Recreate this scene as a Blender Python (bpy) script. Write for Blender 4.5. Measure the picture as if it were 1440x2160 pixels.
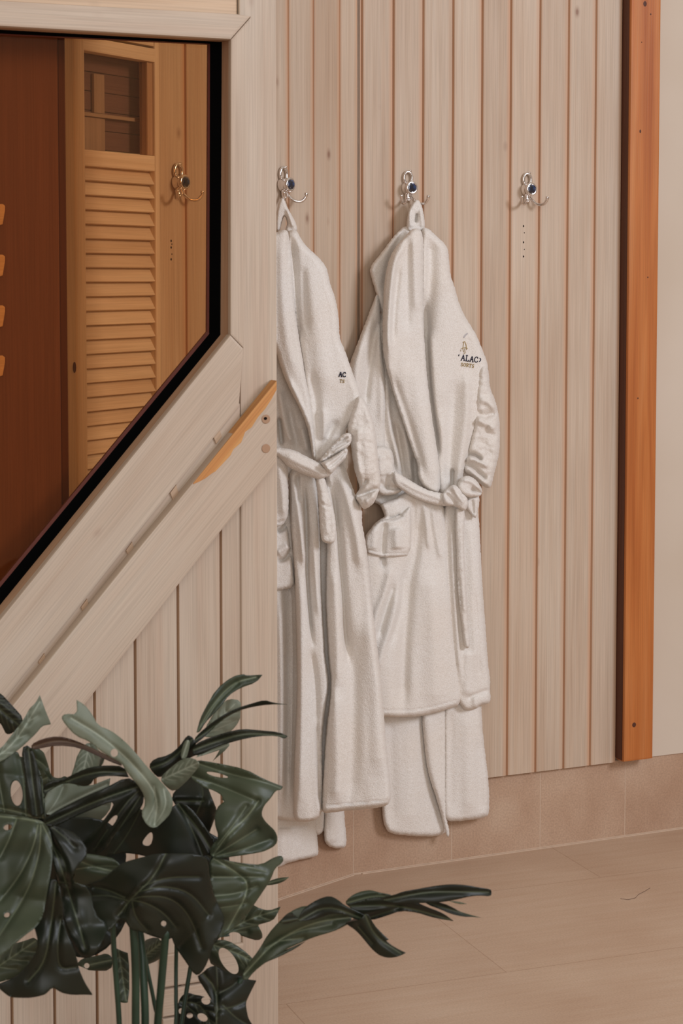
import bpy, bmesh, math, random
import numpy as np
from mathutils import Vector, Matrix
from mathutils.geometry import delaunay_2d_cdt

for o in list(bpy.data.objects):
    bpy.data.objects.remove(o)
scn = bpy.context.scene
COL = scn.collection

# ------------------------------------------------------------------ camera
F, CX, CY, HZ, EYE = 4000.0, 720.0, 850.0, 585.0, 1.28
PITCH = math.atan((CY - HZ) / F)
cam_d = bpy.data.cameras.new('camera')
cam = bpy.data.objects.new('camera', cam_d)
COL.objects.link(cam)
cam.location = (0, 0, EYE)
cam.rotation_euler = (math.pi / 2 - PITCH, 0, 0)
cam_d.sensor_fit = 'HORIZONTAL'
cam_d.sensor_width = 24.0
cam_d.lens = F / 1440 * 24.0
cam_d.shift_y = -(1080 - CY) / 1440
cam_d.clip_start = 0.05
cam_d.clip_end = 60
cam_d.dof.use_dof = True
cam_d.dof.focus_distance = 3.9
cam_d.dof.aperture_fstop = 13
scn.camera = cam

# ------------------------------------------------------------------ world, lights, exposure
scn.view_settings.view_transform = 'Standard'
scn.view_settings.look = 'None'
scn.view_settings.gamma = 1
scn.view_settings.use_curve_mapping = False
scn.view_settings.exposure = -0.12
w = bpy.data.worlds.new('room_light')
scn.world = w
w.use_nodes = True
wn = w.node_tree
wn.nodes.clear()
wo = wn.nodes.new('ShaderNodeOutputWorld')
wb = wn.nodes.new('ShaderNodeBackground')
wt = wn.nodes.new('ShaderNodeTexCoord')
wsx = wn.nodes.new('ShaderNodeSeparateXYZ')
wr = wn.nodes.new('ShaderNodeValToRGB')
wr.color_ramp.elements[0].position = 0.30
wr.color_ramp.elements[0].color = (0.23, 0.145, 0.09, 1)
wr.color_ramp.elements[1].position = 0.75
wr.color_ramp.elements[1].color = (0.63, 0.545, 0.465, 1)
wm = wn.nodes.new('ShaderNodeMath'); wm.operation = 'MULTIPLY_ADD'
wm.inputs[1].default_value = 0.5; wm.inputs[2].default_value = 0.5
wn.links.new(wt.outputs['Generated'], wsx.inputs[0])
wn.links.new(wsx.outputs['Z'], wm.inputs[0])
wn.links.new(wm.outputs[0], wr.inputs[0])
wn.links.new(wr.outputs[0], wb.inputs[0])
wb.inputs[1].default_value = 0.86
wn.links.new(wb.outputs[0], wo.inputs[0])

def area(name, loc, target, size, energy, color):
    d = bpy.data.lights.new(name, 'AREA')
    d.energy = energy; d.size = size; d.color = color
    o = bpy.data.objects.new(name, d)
    o.location = loc
    o.rotation_euler = (Vector(target) - Vector(loc)).to_track_quat('-Z', 'Y').to_euler()
    COL.objects.link(o)
    return o
area('window_daylight', (3.3, 1.0, 2.7), (0.2, 4.0, 1.0), 1.1, 90, (0.96, 1.01, 1.14))
area('fill_light', (0.4, -1.6, 2.1), (0.1, 3.8, 0.7), 2.2, 66, (1.0, 0.99, 1.0))  # unseen fill added behind the camera to brighten the robes' lower parts

# ------------------------------------------------------------------ geometry helpers
cp, sp = math.cos(PITCH), math.sin(PITCH)
def rays(P):
    P = np.atleast_2d(np.asarray(P, float))
    x = (P[:, 0] - CX) / F
    y = (CY - P[:, 1]) / F
    return np.stack([x, cp + y * sp, -sp + y * cp], 1)
ORG = np.array([0, 0, EYE])
class Plane:
    """vertical plane through p, running along d (away to the right)"""
    def __init__(s, p, ang):
        s.p = np.asarray(p, float)
        s.phi = math.pi / 2 - math.radians(ang)
        a = math.radians(ang)
        s.d = np.array([math.sin(a), math.cos(a), 0])
        s.n = np.array([math.cos(a), -math.sin(a), 0])
    def at(s, P, h=0.0):
        r = rays(P)
        t = (np.dot(s.p, s.n) + h - np.dot(ORG, s.n)) / (r @ s.n)
        return ORG + r * t[:, None]
    def world(s, a, z, h=0.0):
        q = s.p + s.d * a + s.n * h
        return np.array([q[0], q[1], z])
    def along(s, px, py=HZ, h=0.0):
        return float(np.dot(s.at((px, py), h)[0] - s.p, s.d))
def ang_of(vpx): return math.degrees(math.atan((vpx - CX) / F))
def floor_pt(px, py):
    r = rays((px, py))[0]
    return ORG + r * (-EYE / r[2])
CORNER = floor_pt(745, 1846)
WM = Plane(CORNER, ang_of(9623))            # back wall
WL = Plane(CORNER, ang_of(4500))            # left wall, turned towards the camera
r_ = rays((585, 585))[0]
PP = Plane(ORG + r_ * (3.1 / r_[1]), ang_of(9623))   # timber partition
DOOR = Plane(WL.at((330, 585), 0.02)[0], ang_of(3000))

def at_depth(P, Z):
    return ORG + rays(P) * np.asarray(Z, float).reshape(-1, 1)

def label(o, lab=None, cat=None, group=None, kind=None):
    if lab: o['label'] = lab
    if cat: o['category'] = cat
    if group: o['group'] = group
    if kind: o['kind'] = kind
    return o
def empty(name, loc, phi=0.0, lab=None, cat=None, group=None, kind=None):
    o = bpy.data.objects.new(name, None)
    o.empty_display_size = 0.05
    o.location = [float(v) for v in loc]
    o.rotation_euler = (0, 0, phi)
    COL.objects.link(o)
    return label(o, lab, cat, group, kind)
def rootmat(o):
    m = Matrix.Translation(o.location) @ Matrix.Rotation(o.rotation_euler[2], 4, 'Z')
    return rootmat(o.parent) @ m if o.parent else m
def mesh(name, V, FA, mats, parent=None, frame=None, smooth=False, fm=None, uv=None, attr=None):
    """V are world points; frame=(loc, phi) for a top-level mesh."""
    if parent is not None:
        M = rootmat(parent)
    elif frame is not None:
        M = Matrix.Translation([float(v) for v in frame[0]]) @ Matrix.Rotation(frame[1], 4, 'Z')
    else:
        M = Matrix.Identity(4)
    Mi = np.array(M.inverted())
    V = np.asarray(V, float)
    L = V @ Mi[:3, :3].T + Mi[:3, 3]
    me = bpy.data.meshes.new(name)
    me.from_pydata(L.tolist(), [], [tuple(int(i) for i in f) for f in FA])
    if not isinstance(mats, (list, tuple)): mats = [mats]
    for m in mats: me.materials.append(m)
    if fm is not None: me.polygons.foreach_set('material_index', np.asarray(fm, dtype=np.int32))
    if uv is not None:
        u = me.uv_layers.new(name='UVMap')
        li = np.empty(len(me.loops), dtype=np.int32)
        me.loops.foreach_get('vertex_index', li)
        u.data.foreach_set('uv', np.asarray(uv, float)[li].astype(np.float32).ravel())
    if attr:
        for k, vals in attr.items():
            a = me.attributes.new(k, 'FLOAT', 'POINT')
            a.data.foreach_set('value', np.asarray(vals, dtype=np.float32))
    if smooth: me.polygons.foreach_set('use_smooth', np.ones(len(me.polygons), dtype=bool))
    me.validate(); me.update()
    bm = bmesh.new(); bm.from_mesh(me)
    bmesh.ops.recalc_face_normals(bm, faces=bm.faces)
    bm.to_mesh(me); bm.free()
    o = bpy.data.objects.new(name, me)
    COL.objects.link(o)
    if parent is not None: o.parent = parent
    elif frame is not None:
        o.location = [float(v) for v in frame[0]]
        o.rotation_euler = (0, 0, frame[1])
    return o

# ------------------------------------------------------------------ materials
def newmat(name):
    m = bpy.data.materials.new(name); m.use_nodes = True
    nt = m.node_tree
    return m, nt, nt.nodes['Principled BSDF'], nt.nodes['Material Output']
def N(nt, t, **kw):
    n = nt.nodes.new(t)
    for k, v in kw.items(): setattr(n, k, v)
    return n
def ramp(nt, src, stops):
    r = N(nt, 'ShaderNodeValToRGB')
    e = r.color_ramp.elements
    while len(e) < len(stops): e.new(0.5)
    for el, (p, c) in zip(e, stops):
        el.position = p
        el.color = (c[0], c[1], c[2], 1) if isinstance(c, (tuple, list)) else (c, c, c, 1)
    nt.links.new(src, r.inputs[0])
    return r.outputs[0]
def mix(nt, fac, a, b, mode='MIX'):
    m = N(nt, 'ShaderNodeMix', data_type='RGBA', blend_type=mode)
    for inp, v in ((m.inputs[0], fac), (m.inputs[6], a), (m.inputs[7], b)):
        if isinstance(v, (int, float)): inp.default_value = v
        elif isinstance(v, (tuple, list)): inp.default_value = (*v[:3], 1)
        else: nt.links.new(v, inp)
    return m.outputs[2]
def lin(r, g, b):
    f = lambda c: (c / 255 / 12.92) if c / 255 <= 0.04045 else ((c / 255 + 0.055) / 1.055) ** 2.4
    return (f(r), f(g), f(b))
def wood(name, base, dark, light, knot, rough=0.55, knots=1.0, orange=None, contrast=1.0, coarse=1.0):
    m, nt, b, out = newmat(name)
    tc = N(nt, 'ShaderNodeUVMap')
    def noise(sx, sy, detail=3.0, dist=0.0, seed=0.0):
        mp = N(nt, 'ShaderNodeMapping')
        mp.inputs['Scale'].default_value = (sx, sy, 1)
        mp.inputs['Location'].default_value = (seed, seed * 1.7, seed * 0.3)
        nt.links.new(tc.outputs[0], mp.inputs[0])
        n = N(nt, 'ShaderNodeTexNoise')
        n.inputs['Scale'].default_value = 1; n.inputs['Detail'].default_value = detail
        n.inputs['Distortion'].default_value = dist
        nt.links.new(mp.outputs[0], n.inputs['Vector'])
        return n.outputs['Fac'], mp
    fine, _ = noise(420, 5, 4, 0.2)
    mid, _ = noise(75 * coarse, 1.3, 3, 0.6, 3.1)
    big, _ = noise(9, 2.2, 2, 0, 7.7)
    c = ramp(nt, mid, [(0.30, dark), (0.50, base), (0.72, light)])
    c = mix(nt, 0.45 * contrast, base, c)
    f = ramp(nt, fine, [(0.35, 0.86), (0.6, 1.03)])
    c = mix(nt, 0.8, c, f, 'MULTIPLY')
    bg = ramp(nt, big, [(0.35, (0.93, 0.88, 0.85)), (0.65, (1.04, 1.05, 1.06))])
    c = mix(nt, 0.8, c, bg, 'MULTIPLY')
    pa = N(nt, 'ShaderNodeAttribute', attribute_name='tone')
    pr = ramp(nt, pa.outputs['Fac'], [(0.0, (0.93, 0.89, 0.86)), (0.5, (1, 1, 1)), (1.0, (1.05, 1.04, 1.03))])
    c = mix(nt, 1.0, c, pr, 'MULTIPLY')
    wa = N(nt, 'ShaderNodeAttribute', attribute_name='worn')
    wq = N(nt, 'ShaderNodeMath', operation='MULTIPLY'); nt.links.new(wa.outputs['Fac'], wq.inputs[0])
    wn_ = ramp(nt, mid, [(0.3, 0.35), (0.6, 1.0)]); nt.links.new(wn_, wq.inputs[1])
    c = mix(nt, wq.outputs[0], c, (0.56, 0.315, 0.185))
    # knots: small sparse brown dots drawn out along the grain
    if knots > 0:
        mp = N(nt, 'ShaderNodeMapping'); mp.inputs['Scale'].default_value = (17, 9, 1)
        nt.links.new(tc.outputs[0], mp.inputs[0])
        v = N(nt, 'ShaderNodeTexVoronoi'); v.inputs['Scale'].default_value = 1
        nt.links.new(mp.outputs[0], v.inputs['Vector'])
        d = ramp(nt, v.outputs['Distance'], [(0.035, 1.0), (0.085, 0.35), (0.15, 0.0)])
        s = N(nt, 'ShaderNodeSeparateColor'); nt.links.new(v.outputs['Color'], s.inputs[0])
        k = ramp(nt, s.outputs[0], [(0.80, 0.0), (0.86, 0.8)])
        q = N(nt, 'ShaderNodeMath', operation='MULTIPLY')
        nt.links.new(d, q.inputs[0]); nt.links.new(k, q.inputs[1])
        q2 = N(nt, 'ShaderNodeMath', operation='MULTIPLY'); q2.inputs[1].default_value = knots
        nt.links.new(q.outputs[0], q2.inputs[0])
        c = mix(nt, q2.outputs[0], c, knot)
    nt.links.new(c, b.inputs['Base Color'])
    b.inputs['Roughness'].default_value = rough
    b.inputs['Specular IOR Level'].default_value = 0.3
    bp = N(nt, 'ShaderNodeBump'); bp.inputs['Strength'].default_value = 0.12; bp.inputs['Distance'].default_value = 0.002
    nt.links.new(fine, bp.inputs['Height']); nt.links.new(bp.outputs[0], b.inputs['Normal'])
    return m
def plain(name, col, rough=0.5, metal=0.0, spec=0.5):
    m, nt, b, out = newmat(name)
    n = N(nt, 'ShaderNodeTexNoise'); n.inputs['Scale'].default_value = 60
    tc = N(nt, 'ShaderNodeTexCoord'); nt.links.new(tc.outputs['Object'], n.inputs['Vector'])
    r = ramp(nt, n.outputs['Fac'], [(0.3, tuple(x * 0.93 for x in col)), (0.7, tuple(min(1, x * 1.05) for x in col))])
    nt.links.new(r, b.inputs['Base Color'])
    b.inputs['Roughness'].default_value = rough; b.inputs['Metallic'].default_value = metal
    b.inputs['Specular IOR Level'].default_value = spec
    return m

M_PINE = wood('whitewashed_pine', (0.55, 0.435, 0.33), (0.48, 0.345, 0.245), (0.60, 0.49, 0.39), (0.22, 0.11, 0.07))
M_PINE_EDGE = wood('bare_pine_groove', (0.50, 0.29, 0.17), (0.44, 0.23, 0.12), (0.56, 0.35, 0.22), (0.25, 0.10, 0.04), knots=0)
M_GROOVE = plain('dark_groove_wood', (0.26, 0.125, 0.065), 0.8)  # dark brown wood at the bottom of the plank grooves
M_SOFTGROOVE = wood('whitewashed_groove', (0.46, 0.32, 0.21), (0.40, 0.26, 0.16), (0.52, 0.38, 0.27), (0.25, 0.12, 0.06), knots=0)
M_FRAME = wood('whitewashed_frame_pine', (0.515, 0.425, 0.335), (0.48, 0.355, 0.27), (0.55, 0.475, 0.395), (0.30, 0.17, 0.12), knots=0.35, contrast=0.8, coarse=0.6)
M_LOUVRE = wood('honey_pine', (0.72, 0.60, 0.47), (0.62, 0.48, 0.34), (0.77, 0.66, 0.54), (0.12, 0.04, 0.02), knots=0.4)
M_ORANGE = wood('oiled_orange_pine', (0.50, 0.17, 0.045), (0.36, 0.095, 0.02), (0.56, 0.23, 0.08), (0.10, 0.02, 0.008), rough=0.38, knots=0.9, contrast=1.6, coarse=0.45)
M_DARKRED = wood('dark_red_wood', (0.10, 0.035, 0.018), (0.07, 0.02, 0.01), (0.13, 0.05, 0.03), (0.03, 0.01, 0.01), knots=0)  # dark red wood for the post's side, strips and knots
M_BROWN = wood('dark_brown_wood', (0.19, 0.105, 0.10), (0.16, 0.085, 0.08), (0.22, 0.12, 0.115), (0.05, 0.02, 0.01), knots=0)
M_GASKET = plain('black_gasket', (0.002, 0.002, 0.002), 0.9, spec=0.02)
M_REDGASKET = plain('dark_red_glazing_strip', (0.11, 0.025, 0.018), 0.5)
M_BLACK = plain('black_hole', (0.01, 0.006, 0.005), 0.9, spec=0.1)
M_NAVY = plain('navy_thread', (0.015, 0.015, 0.035), 0.7, spec=0.2)
M_GOLD = plain('gold_thread', (0.42, 0.30, 0.12), 0.55)
M_GREYTHREAD = plain('grey_thread', (0.45, 0.42, 0.42), 0.7)

def stone(name, base, dark, light, floor=False):
    m, nt, b, out = newmat(name)
    tc = N(nt, 'ShaderNodeTexCoord')
    mp = N(nt, 'ShaderNodeMapping')
    nt.links.new(tc.outputs['Object'], mp.inputs[0])
    if floor: mp.inputs['Rotation'].default_value = (0, 0, math.radians(-20.8))
    st = N(nt, 'ShaderNodeMapping'); st.inputs['Scale'].default_value = (5, 60, 5) if floor else (9, 9, 6)
    nt.links.new(mp.outputs[0], st.inputs[0])
    n1 = N(nt, 'ShaderNodeTexNoise'); n1.inputs['Scale'].default_value = 1; n1.inputs['Detail'].default_value = 6
    nt.links.new(st.outputs[0], n1.inputs['Vector'])
    n2 = N(nt, 'ShaderNodeTexNoise'); n2.inputs['Scale'].default_value = 260; n2.inputs['Detail'].default_value = 4
    nt.links.new(mp.outputs[0], n2.inputs['Vector'])
    n3 = N(nt, 'ShaderNodeTexNoise'); n3.inputs['Scale'].default_value = 3.2; n3.inputs['Detail'].default_value = 3
    nt.links.new(mp.outputs[0], n3.inputs['Vector'])
    c = ramp(nt, n1.outputs['Fac'], [(0.32, dark), (0.5, base), (0.7, light)])
    c = mix(nt, 0.55, base, c)
    s = ramp(nt, n2.outputs['Fac'], [(0.30, 0.80 if not floor else 0.90), (0.62, 1.05)])
    c = mix(nt, 0.85, c, s, 'MULTIPLY')
    g = ramp(nt, n3.outputs['Fac'], [(0.35, (0.92, 0.87, 0.84)), (0.65, (1.04, 1.04, 1.04))])
    c = mix(nt, 0.9, c, g, 'MULTIPLY')
    if floor:
        bk = N(nt, 'ShaderNodeTexBrick')
        bk.inputs['Scale'].default_value = 1
        bk.inputs['Mortar Size'].default_value = 0.0011
        bk.inputs['Mortar Smooth'].default_value = 0.6
        bk.inputs['Brick Width'].default_value = 0.86
        bk.inputs['Row Height'].default_value = 0.43
        bk.inputs['Color1'].default_value = (1, 1, 1, 1); bk.inputs['Color2'].default_value = (0.97, 0.965, 0.96, 1)
        bk.inputs['Mortar'].default_value = (0.72, 0.66, 0.6, 1)
        mo = N(nt, 'ShaderNodeMapping')
        q = np.array(floor_pt(1232, 1855))
        a = math.radians(-20.8)
        yy = math.sin(a) * q[0] + math.cos(a) * q[1]
        mo.inputs['Location'].default_value = (0.22, -yy + 0.43 * 8, 0)
        nt.links.new(mp.outputs[0], mo.inputs[0]); nt.links.new(mo.outputs[0], bk.inputs['Vector'])
        c = mix(nt, 1.0, c, bk.outputs['Color'], 'MULTIPLY')
    nt.links.new(c, b.inputs['Base Color'])
    b.inputs['Roughness'].default_value = 0.5 if floor else 0.6
    b.inputs['Specular IOR Level'].default_value = 0.3
    bp = N(nt, 'ShaderNodeBump'); bp.inputs['Strength'].default_value = 0.15; bp.inputs['Distance'].default_value = 0.001
    nt.links.new(n2.outputs['Fac'], bp.inputs['Height']); nt.links.new(bp.outputs[0], b.inputs['Normal'])
    return m
M_FLOOR = stone('beige_stone_floor', (0.53, 0.385, 0.275), (0.49, 0.34, 0.235), (0.56, 0.42, 0.31), True)
M_TILE = stone('brown_stone_tile', (0.47, 0.32, 0.22), (0.38, 0.235, 0.15), (0.54, 0.40, 0.29))
M_GROUT = plain('pale_grout', (0.55, 0.41, 0.30), 0.8)
def plaster():
    m, nt, b, out = newmat('cream_plaster')
    tc = N(nt, 'ShaderNodeTexCoord')
    n = N(nt, 'ShaderNodeTexNoise'); n.inputs['Scale'].default_value = 2.5; n.inputs['Detail'].default_value = 3
    nt.links.new(tc.outputs['Object'], n.inputs['Vector'])
    c = ramp(nt, n.outputs['Fac'], [(0.35, (0.56, 0.465, 0.365)), (0.65, (0.60, 0.51, 0.415))])
    nt.links.new(c, b.inputs['Base Color']); b.inputs['Roughness'].default_value = 0.8
    return m
M_PLASTER = plaster()
def terry():
    m, nt, b, out = newmat('white_terry_cloth')
    tc = N(nt, 'ShaderNodeTexCoord')
    n = N(nt, 'ShaderNodeTexNoise'); n.inputs['Scale'].default_value = 420; n.inputs['Detail'].default_value = 3
    n2 = N(nt, 'ShaderNodeTexNoise'); n2.inputs['Scale'].default_value = 120; n2.inputs['Detail'].default_value = 3
    n3 = N(nt, 'ShaderNodeTexNoise'); n3.inputs['Scale'].default_value = 7; n3.inputs['Detail'].default_value = 2
    for q in (n, n2, n3): nt.links.new(tc.outputs['Object'], q.inputs['Vector'])
    c = ramp(nt, n.outputs['Fac'], [(0.3, (0.72, 0.675, 0.62)), (0.65, (0.83, 0.80, 0.76))])
    g = ramp(nt, n3.outputs['Fac'], [(0.35, (0.98, 0.955, 0.93)), (0.65, (1, 1, 1))])
    c = mix(nt, 1.0, c, g, 'MULTIPLY')
    nt.links.new(c, b.inputs['Base Color'])
    b.inputs['Roughness'].default_value = 0.95
    b.inputs['Specular IOR Level'].default_value = 0.1
    b.inputs['Sheen Weight'].default_value = 0.08
    b.inputs['Sheen Roughness'].default_value = 0.6
    ad = N(nt, 'ShaderNodeMath', operation='ADD')
    nt.links.new(n.outputs['Fac'], ad.inputs[0]); nt.links.new(n2.outputs['Fac'], ad.inputs[1])
    bp = N(nt, 'ShaderNodeBump'); bp.inputs['Strength'].default_value = 0.55; bp.inputs['Distance'].default_value = 0.0022
    nt.links.new(ad.outputs[0], bp.inputs['Height']); nt.links.new(bp.outputs[0], b.inputs['Normal'])
    return m
M_TERRY = terry()
def chrome():
    m, nt, b, out = newmat('polished_chrome')
    n = N(nt, 'ShaderNodeTexNoise'); n.inputs['Scale'].default_value = 40
    r = ramp(nt, n.outputs['Fac'], [(0.3, (0.78, 0.74, 0.72)), (0.7, (0.86, 0.82, 0.80))])
    nt.links.new(r, b.inputs['Base Color'])
    b.inputs['Metallic'].default_value = 1; b.inputs['Roughness'].default_value = 0.12
    return m
M_CHROME = chrome()
def gem():
    m, nt, b, out = newmat('blue_glass_stone')
    n = N(nt, 'ShaderNodeTexVoronoi'); n.inputs['Scale'].default_value = 90
    tc = N(nt, 'ShaderNodeTexCoord'); nt.links.new(tc.outputs['Object'], n.inputs['Vector'])
    r = ramp(nt, n.outputs['Distance'], [(0.1, (0.03, 0.07, 0.20)), (0.6, (0.006, 0.008, 0.02))])
    nt.links.new(r, b.inputs['Base Color'])
    b.inputs['Roughness'].default_value = 0.05; b.inputs['Coat Weight'].default_value = 1
    return m
M_GEM = gem()
def glassfac(nt):
    lw = N(nt, 'ShaderNodeLayerWeight'); lw.inputs[0].default_value = 0.5
    pw = N(nt, 'ShaderNodeMath', operation='POWER'); pw.inputs[1].default_value = 4.0
    nt.links.new(lw.outputs['Facing'], pw.inputs[0])
    ma = N(nt, 'ShaderNodeMath', operation='MULTIPLY_ADD'); ma.inputs[1].default_value = 0.55; ma.inputs[2].default_value = 0.025
    nt.links.new(pw.outputs[0], ma.inputs[0])
    return ma
def tinted():
    m, nt, b, out = newmat('bronze_tinted_glass')
    nt.nodes.remove(b)
    t = N(nt, 'ShaderNodeBsdfTransparent'); t.inputs[0].default_value = (0.87, 0.675, 0.47, 1)
    g = N(nt, 'ShaderNodeBsdfGlossy'); g.inputs['Roughness'].default_value = 0.03; g.inputs[0].default_value = (1, 0.9, 0.8, 1)
    fr = glassfac(nt)
    mx = N(nt, 'ShaderNodeMixShader')
    nt.links.new(fr.outputs[0], mx.inputs[0]); nt.links.new(t.outputs[0], mx.inputs[1]); nt.links.new(g.outputs[0], mx.inputs[2])
    nt.links.new(mx.outputs[0], out.inputs[0])
    return m
M_GLASS = tinted()
def clearglass():
    m, nt, b, out = newmat('plain_glass')
    nt.nodes.remove(b)
    t = N(nt, 'ShaderNodeBsdfTransparent'); t.inputs[0].default_value = (0.96, 0.95, 0.93, 1)
    g = N(nt, 'ShaderNodeBsdfGlossy'); g.inputs['Roughness'].default_value = 0.03
    fr = glassfac(nt)
    mx = N(nt, 'ShaderNodeMixShader')
    nt.links.new(fr.outputs[0], mx.inputs[0]); nt.links.new(t.outputs[0], mx.inputs[1]); nt.links.new(g.outputs[0], mx.inputs[2])
    nt.links.new(mx.outputs[0], out.inputs[0])
    return m
M_CLEAR = clearglass()
def leafmat(name, dark, mid, vein, rough, spec):
    m, nt, b, out = newmat(name)
    tc = N(nt, 'ShaderNodeTexCoord')
    n = N(nt, 'ShaderNodeTexNoise'); n.inputs['Scale'].default_value = 14; n.inputs['Detail'].default_value = 3
    nt.links.new(tc.outputs['Object'], n.inputs['Vector'])
    c = ramp(nt, n.outputs['Fac'], [(0.35, dark), (0.7, mid)])
    a = N(nt, 'ShaderNodeAttribute', attribute_name='vein')
    c = mix(nt, a.outputs['Fac'], c, vein)
    nt.links.new(c, b.inputs['Base Color'])
    b.inputs['Roughness'].default_value = rough; b.inputs['Specular IOR Level'].default_value = spec
    return m
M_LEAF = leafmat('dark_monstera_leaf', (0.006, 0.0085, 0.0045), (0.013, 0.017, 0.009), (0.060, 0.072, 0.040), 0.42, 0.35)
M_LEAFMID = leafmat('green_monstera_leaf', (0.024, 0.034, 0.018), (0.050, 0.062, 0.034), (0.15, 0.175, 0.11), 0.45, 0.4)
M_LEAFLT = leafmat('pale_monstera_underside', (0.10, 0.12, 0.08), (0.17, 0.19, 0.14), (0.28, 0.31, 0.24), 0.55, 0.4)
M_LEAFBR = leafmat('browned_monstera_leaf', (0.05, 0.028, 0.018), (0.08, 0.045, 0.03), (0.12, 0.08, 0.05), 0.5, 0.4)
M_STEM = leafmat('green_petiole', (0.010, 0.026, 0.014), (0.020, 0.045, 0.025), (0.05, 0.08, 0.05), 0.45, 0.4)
M_POT = plain('grey_planter', (0.18, 0.17, 0.16), 0.7)

# ------------------------------------------------------------------ 2-D shape tools (numpy)
def smooth_poly(P, it=2, closed=True):
    P = np.asarray(P, float)
    for _ in range(it):
        if closed:
            Q = np.roll(P, -1, 0)
            P = np.stack([0.75 * P + 0.25 * Q, 0.25 * P + 0.75 * Q], 1).reshape(-1, 2)
        else:
            A, B = P[:-1], P[1:]
            mid_ = np.stack([0.75 * A + 0.25 * B, 0.25 * A + 0.75 * B], 1).reshape(-1, 2)
            P = np.vstack([P[:1], mid_, P[-1:]])
    return P
def resample(P, step, closed=True):
    P = np.asarray(P, float)
    Q = np.vstack([P, P[:1]]) if closed else P
    s = np.concatenate([[0], np.cumsum(np.hypot(*np.diff(Q, axis=0).T))])
    n = max(4, int(round(s[-1] / step)))
    t = np.linspace(0, s[-1], n + (0 if closed else 1), endpoint=not closed)
    return np.stack([np.interp(t, s, Q[:, 0]), np.interp(t, s, Q[:, 1])], 1)
def inside(P, poly):
    x, y = P[:, 0], P[:, 1]
    r = np.zeros(len(P), bool)
    n = len(poly)
    for i in range(n):
        x0, y0 = poly[i]; x1, y1 = poly[(i + 1) % n]
        if y0 == y1: continue
        c = ((y0 > y) != (y1 > y)) & (x < (x1 - x0) * (y - y0) / (y1 - y0) + x0)
        r ^= c
    return r
def pdist(P, poly, closed=False):
    """distance, sign (+ = right of travel on screen) and arc fraction"""
    P = np.asarray(P, float); Q = np.asarray(poly, float)
    if closed: Q = np.vstack([Q, Q[:1]])
    seg = np.diff(Q, axis=0); L = np.hypot(seg[:, 0], seg[:, 1]); cum = np.concatenate([[0], np.cumsum(L)])
    best = np.full(len(P), 1e9); sg = np.ones(len(P)); tt = np.zeros(len(P))
    for i in range(len(seg)):
        if L[i] < 1e-6: continue
        d = P - Q[i]
        t = np.clip((d @ seg[i]) / L[i] ** 2, 0, 1)
        e = d - t[:, None] * seg[i]
        dd = np.hypot(e[:, 0], e[:, 1])
        m = dd < best
        best = np.where(m, dd, best)
        s = np.sign(d[:, 0] * seg[i][1] - d[:, 1] * seg[i][0])
        sg = np.where(m, s, sg)
        tt = np.where(m, (cum[i] + t * L[i]) / cum[-1], tt)
    return best, sg, tt
_rng = np.random.RandomState(5)
_G = _rng.rand(128, 128)
def vnoise(x, y):
    xi = np.floor(x).astype(int); yi = np.floor(y).astype(int)
    fx = x - xi; fy = y - yi
    fx = fx * fx * (3 - 2 * fx); fy = fy * fy * (3 - 2 * fy)
    g = lambda a, b: _G[a % 128, b % 128]
    return (g(xi, yi) * (1 - fx) + g(xi + 1, yi) * fx) * (1 - fy) + (g(xi, yi + 1) * (1 - fx) + g(xi + 1, yi + 1) * fx) * fy - 0.5
def triangulate(poly, holes, step, extra=None):
    lo = poly.min(0); hi = poly.max(0)
    gx = np.arange(lo[0], hi[0], step); gy = np.arange(lo[1], hi[1], step * 0.9)
    X, Y = np.meshgrid(gx, gy)
    X = X + (np.arange(len(gy)) % 2)[:, None] * step * 0.5
    G = np.stack([X.ravel(), Y.ravel()], 1)
    G = G[inside(G, poly)]
    d, _, _ = pdist(G, poly, True); G = G[d > step * 0.55]
    for h in holes:
        G = G[~inside(G, h)]
        d, _, _ = pdist(G, h, True); G = G[d > step * 0.5]
    if extra is not None and len(extra):
        X_ = extra[inside(extra, poly)]
        for h in holes: X_ = X_[~inside(X_, h)]
        d, _, _ = pdist(X_, poly, True); X_ = X_[d > 1.5]
        dm = np.full(len(G), 1e9)
        for i in range(0, len(X_), 400):
            dm = np.minimum(dm, np.hypot(G[:, None, 0] - X_[None, i:i + 400, 0], G[:, None, 1] - X_[None, i:i + 400, 1]).min(1))
        G = np.vstack([G[dm > 1.6], X_])
    V = [poly]; E = []; n = 0
    for L in [poly] + holes:
        E += [(n + i, n + (i + 1) % len(L)) for i in range(len(L))]
        n += len(L)
    V = np.vstack([poly] + holes + [G])
    res = delaunay_2d_cdt([Vector((float(a), float(b))) for a, b in V], E, [], 0, 1e-4)
    P = np.array([(v[0], v[1]) for v in res[0]])
    T = np.array([t for t in res[2] if len(t) == 3])
    c = P[T].mean(1)
    k = inside(c, poly)
    for h in holes: k &= ~inside(c, h)
    return P, T[k]
def shell(P, T, front, back):
    """closed shell out of two copies of the triangulated sheet"""
    n = len(P)
    e = {}
    for t in T:
        for a, b in ((t[0], t[1]), (t[1], t[2]), (t[2], t[0])):
            e[(a, b)] = 1
    rim = [(a, b) for (a, b) in e if (b, a) not in e]
    FA = [tuple(t) for t in T] + [(t[0] + n, t[2] + n, t[1] + n) for t in T]
    FA += [(b, a, a + n, b + n) for a, b in rim]
    return np.vstack([front, back]), FA

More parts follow.
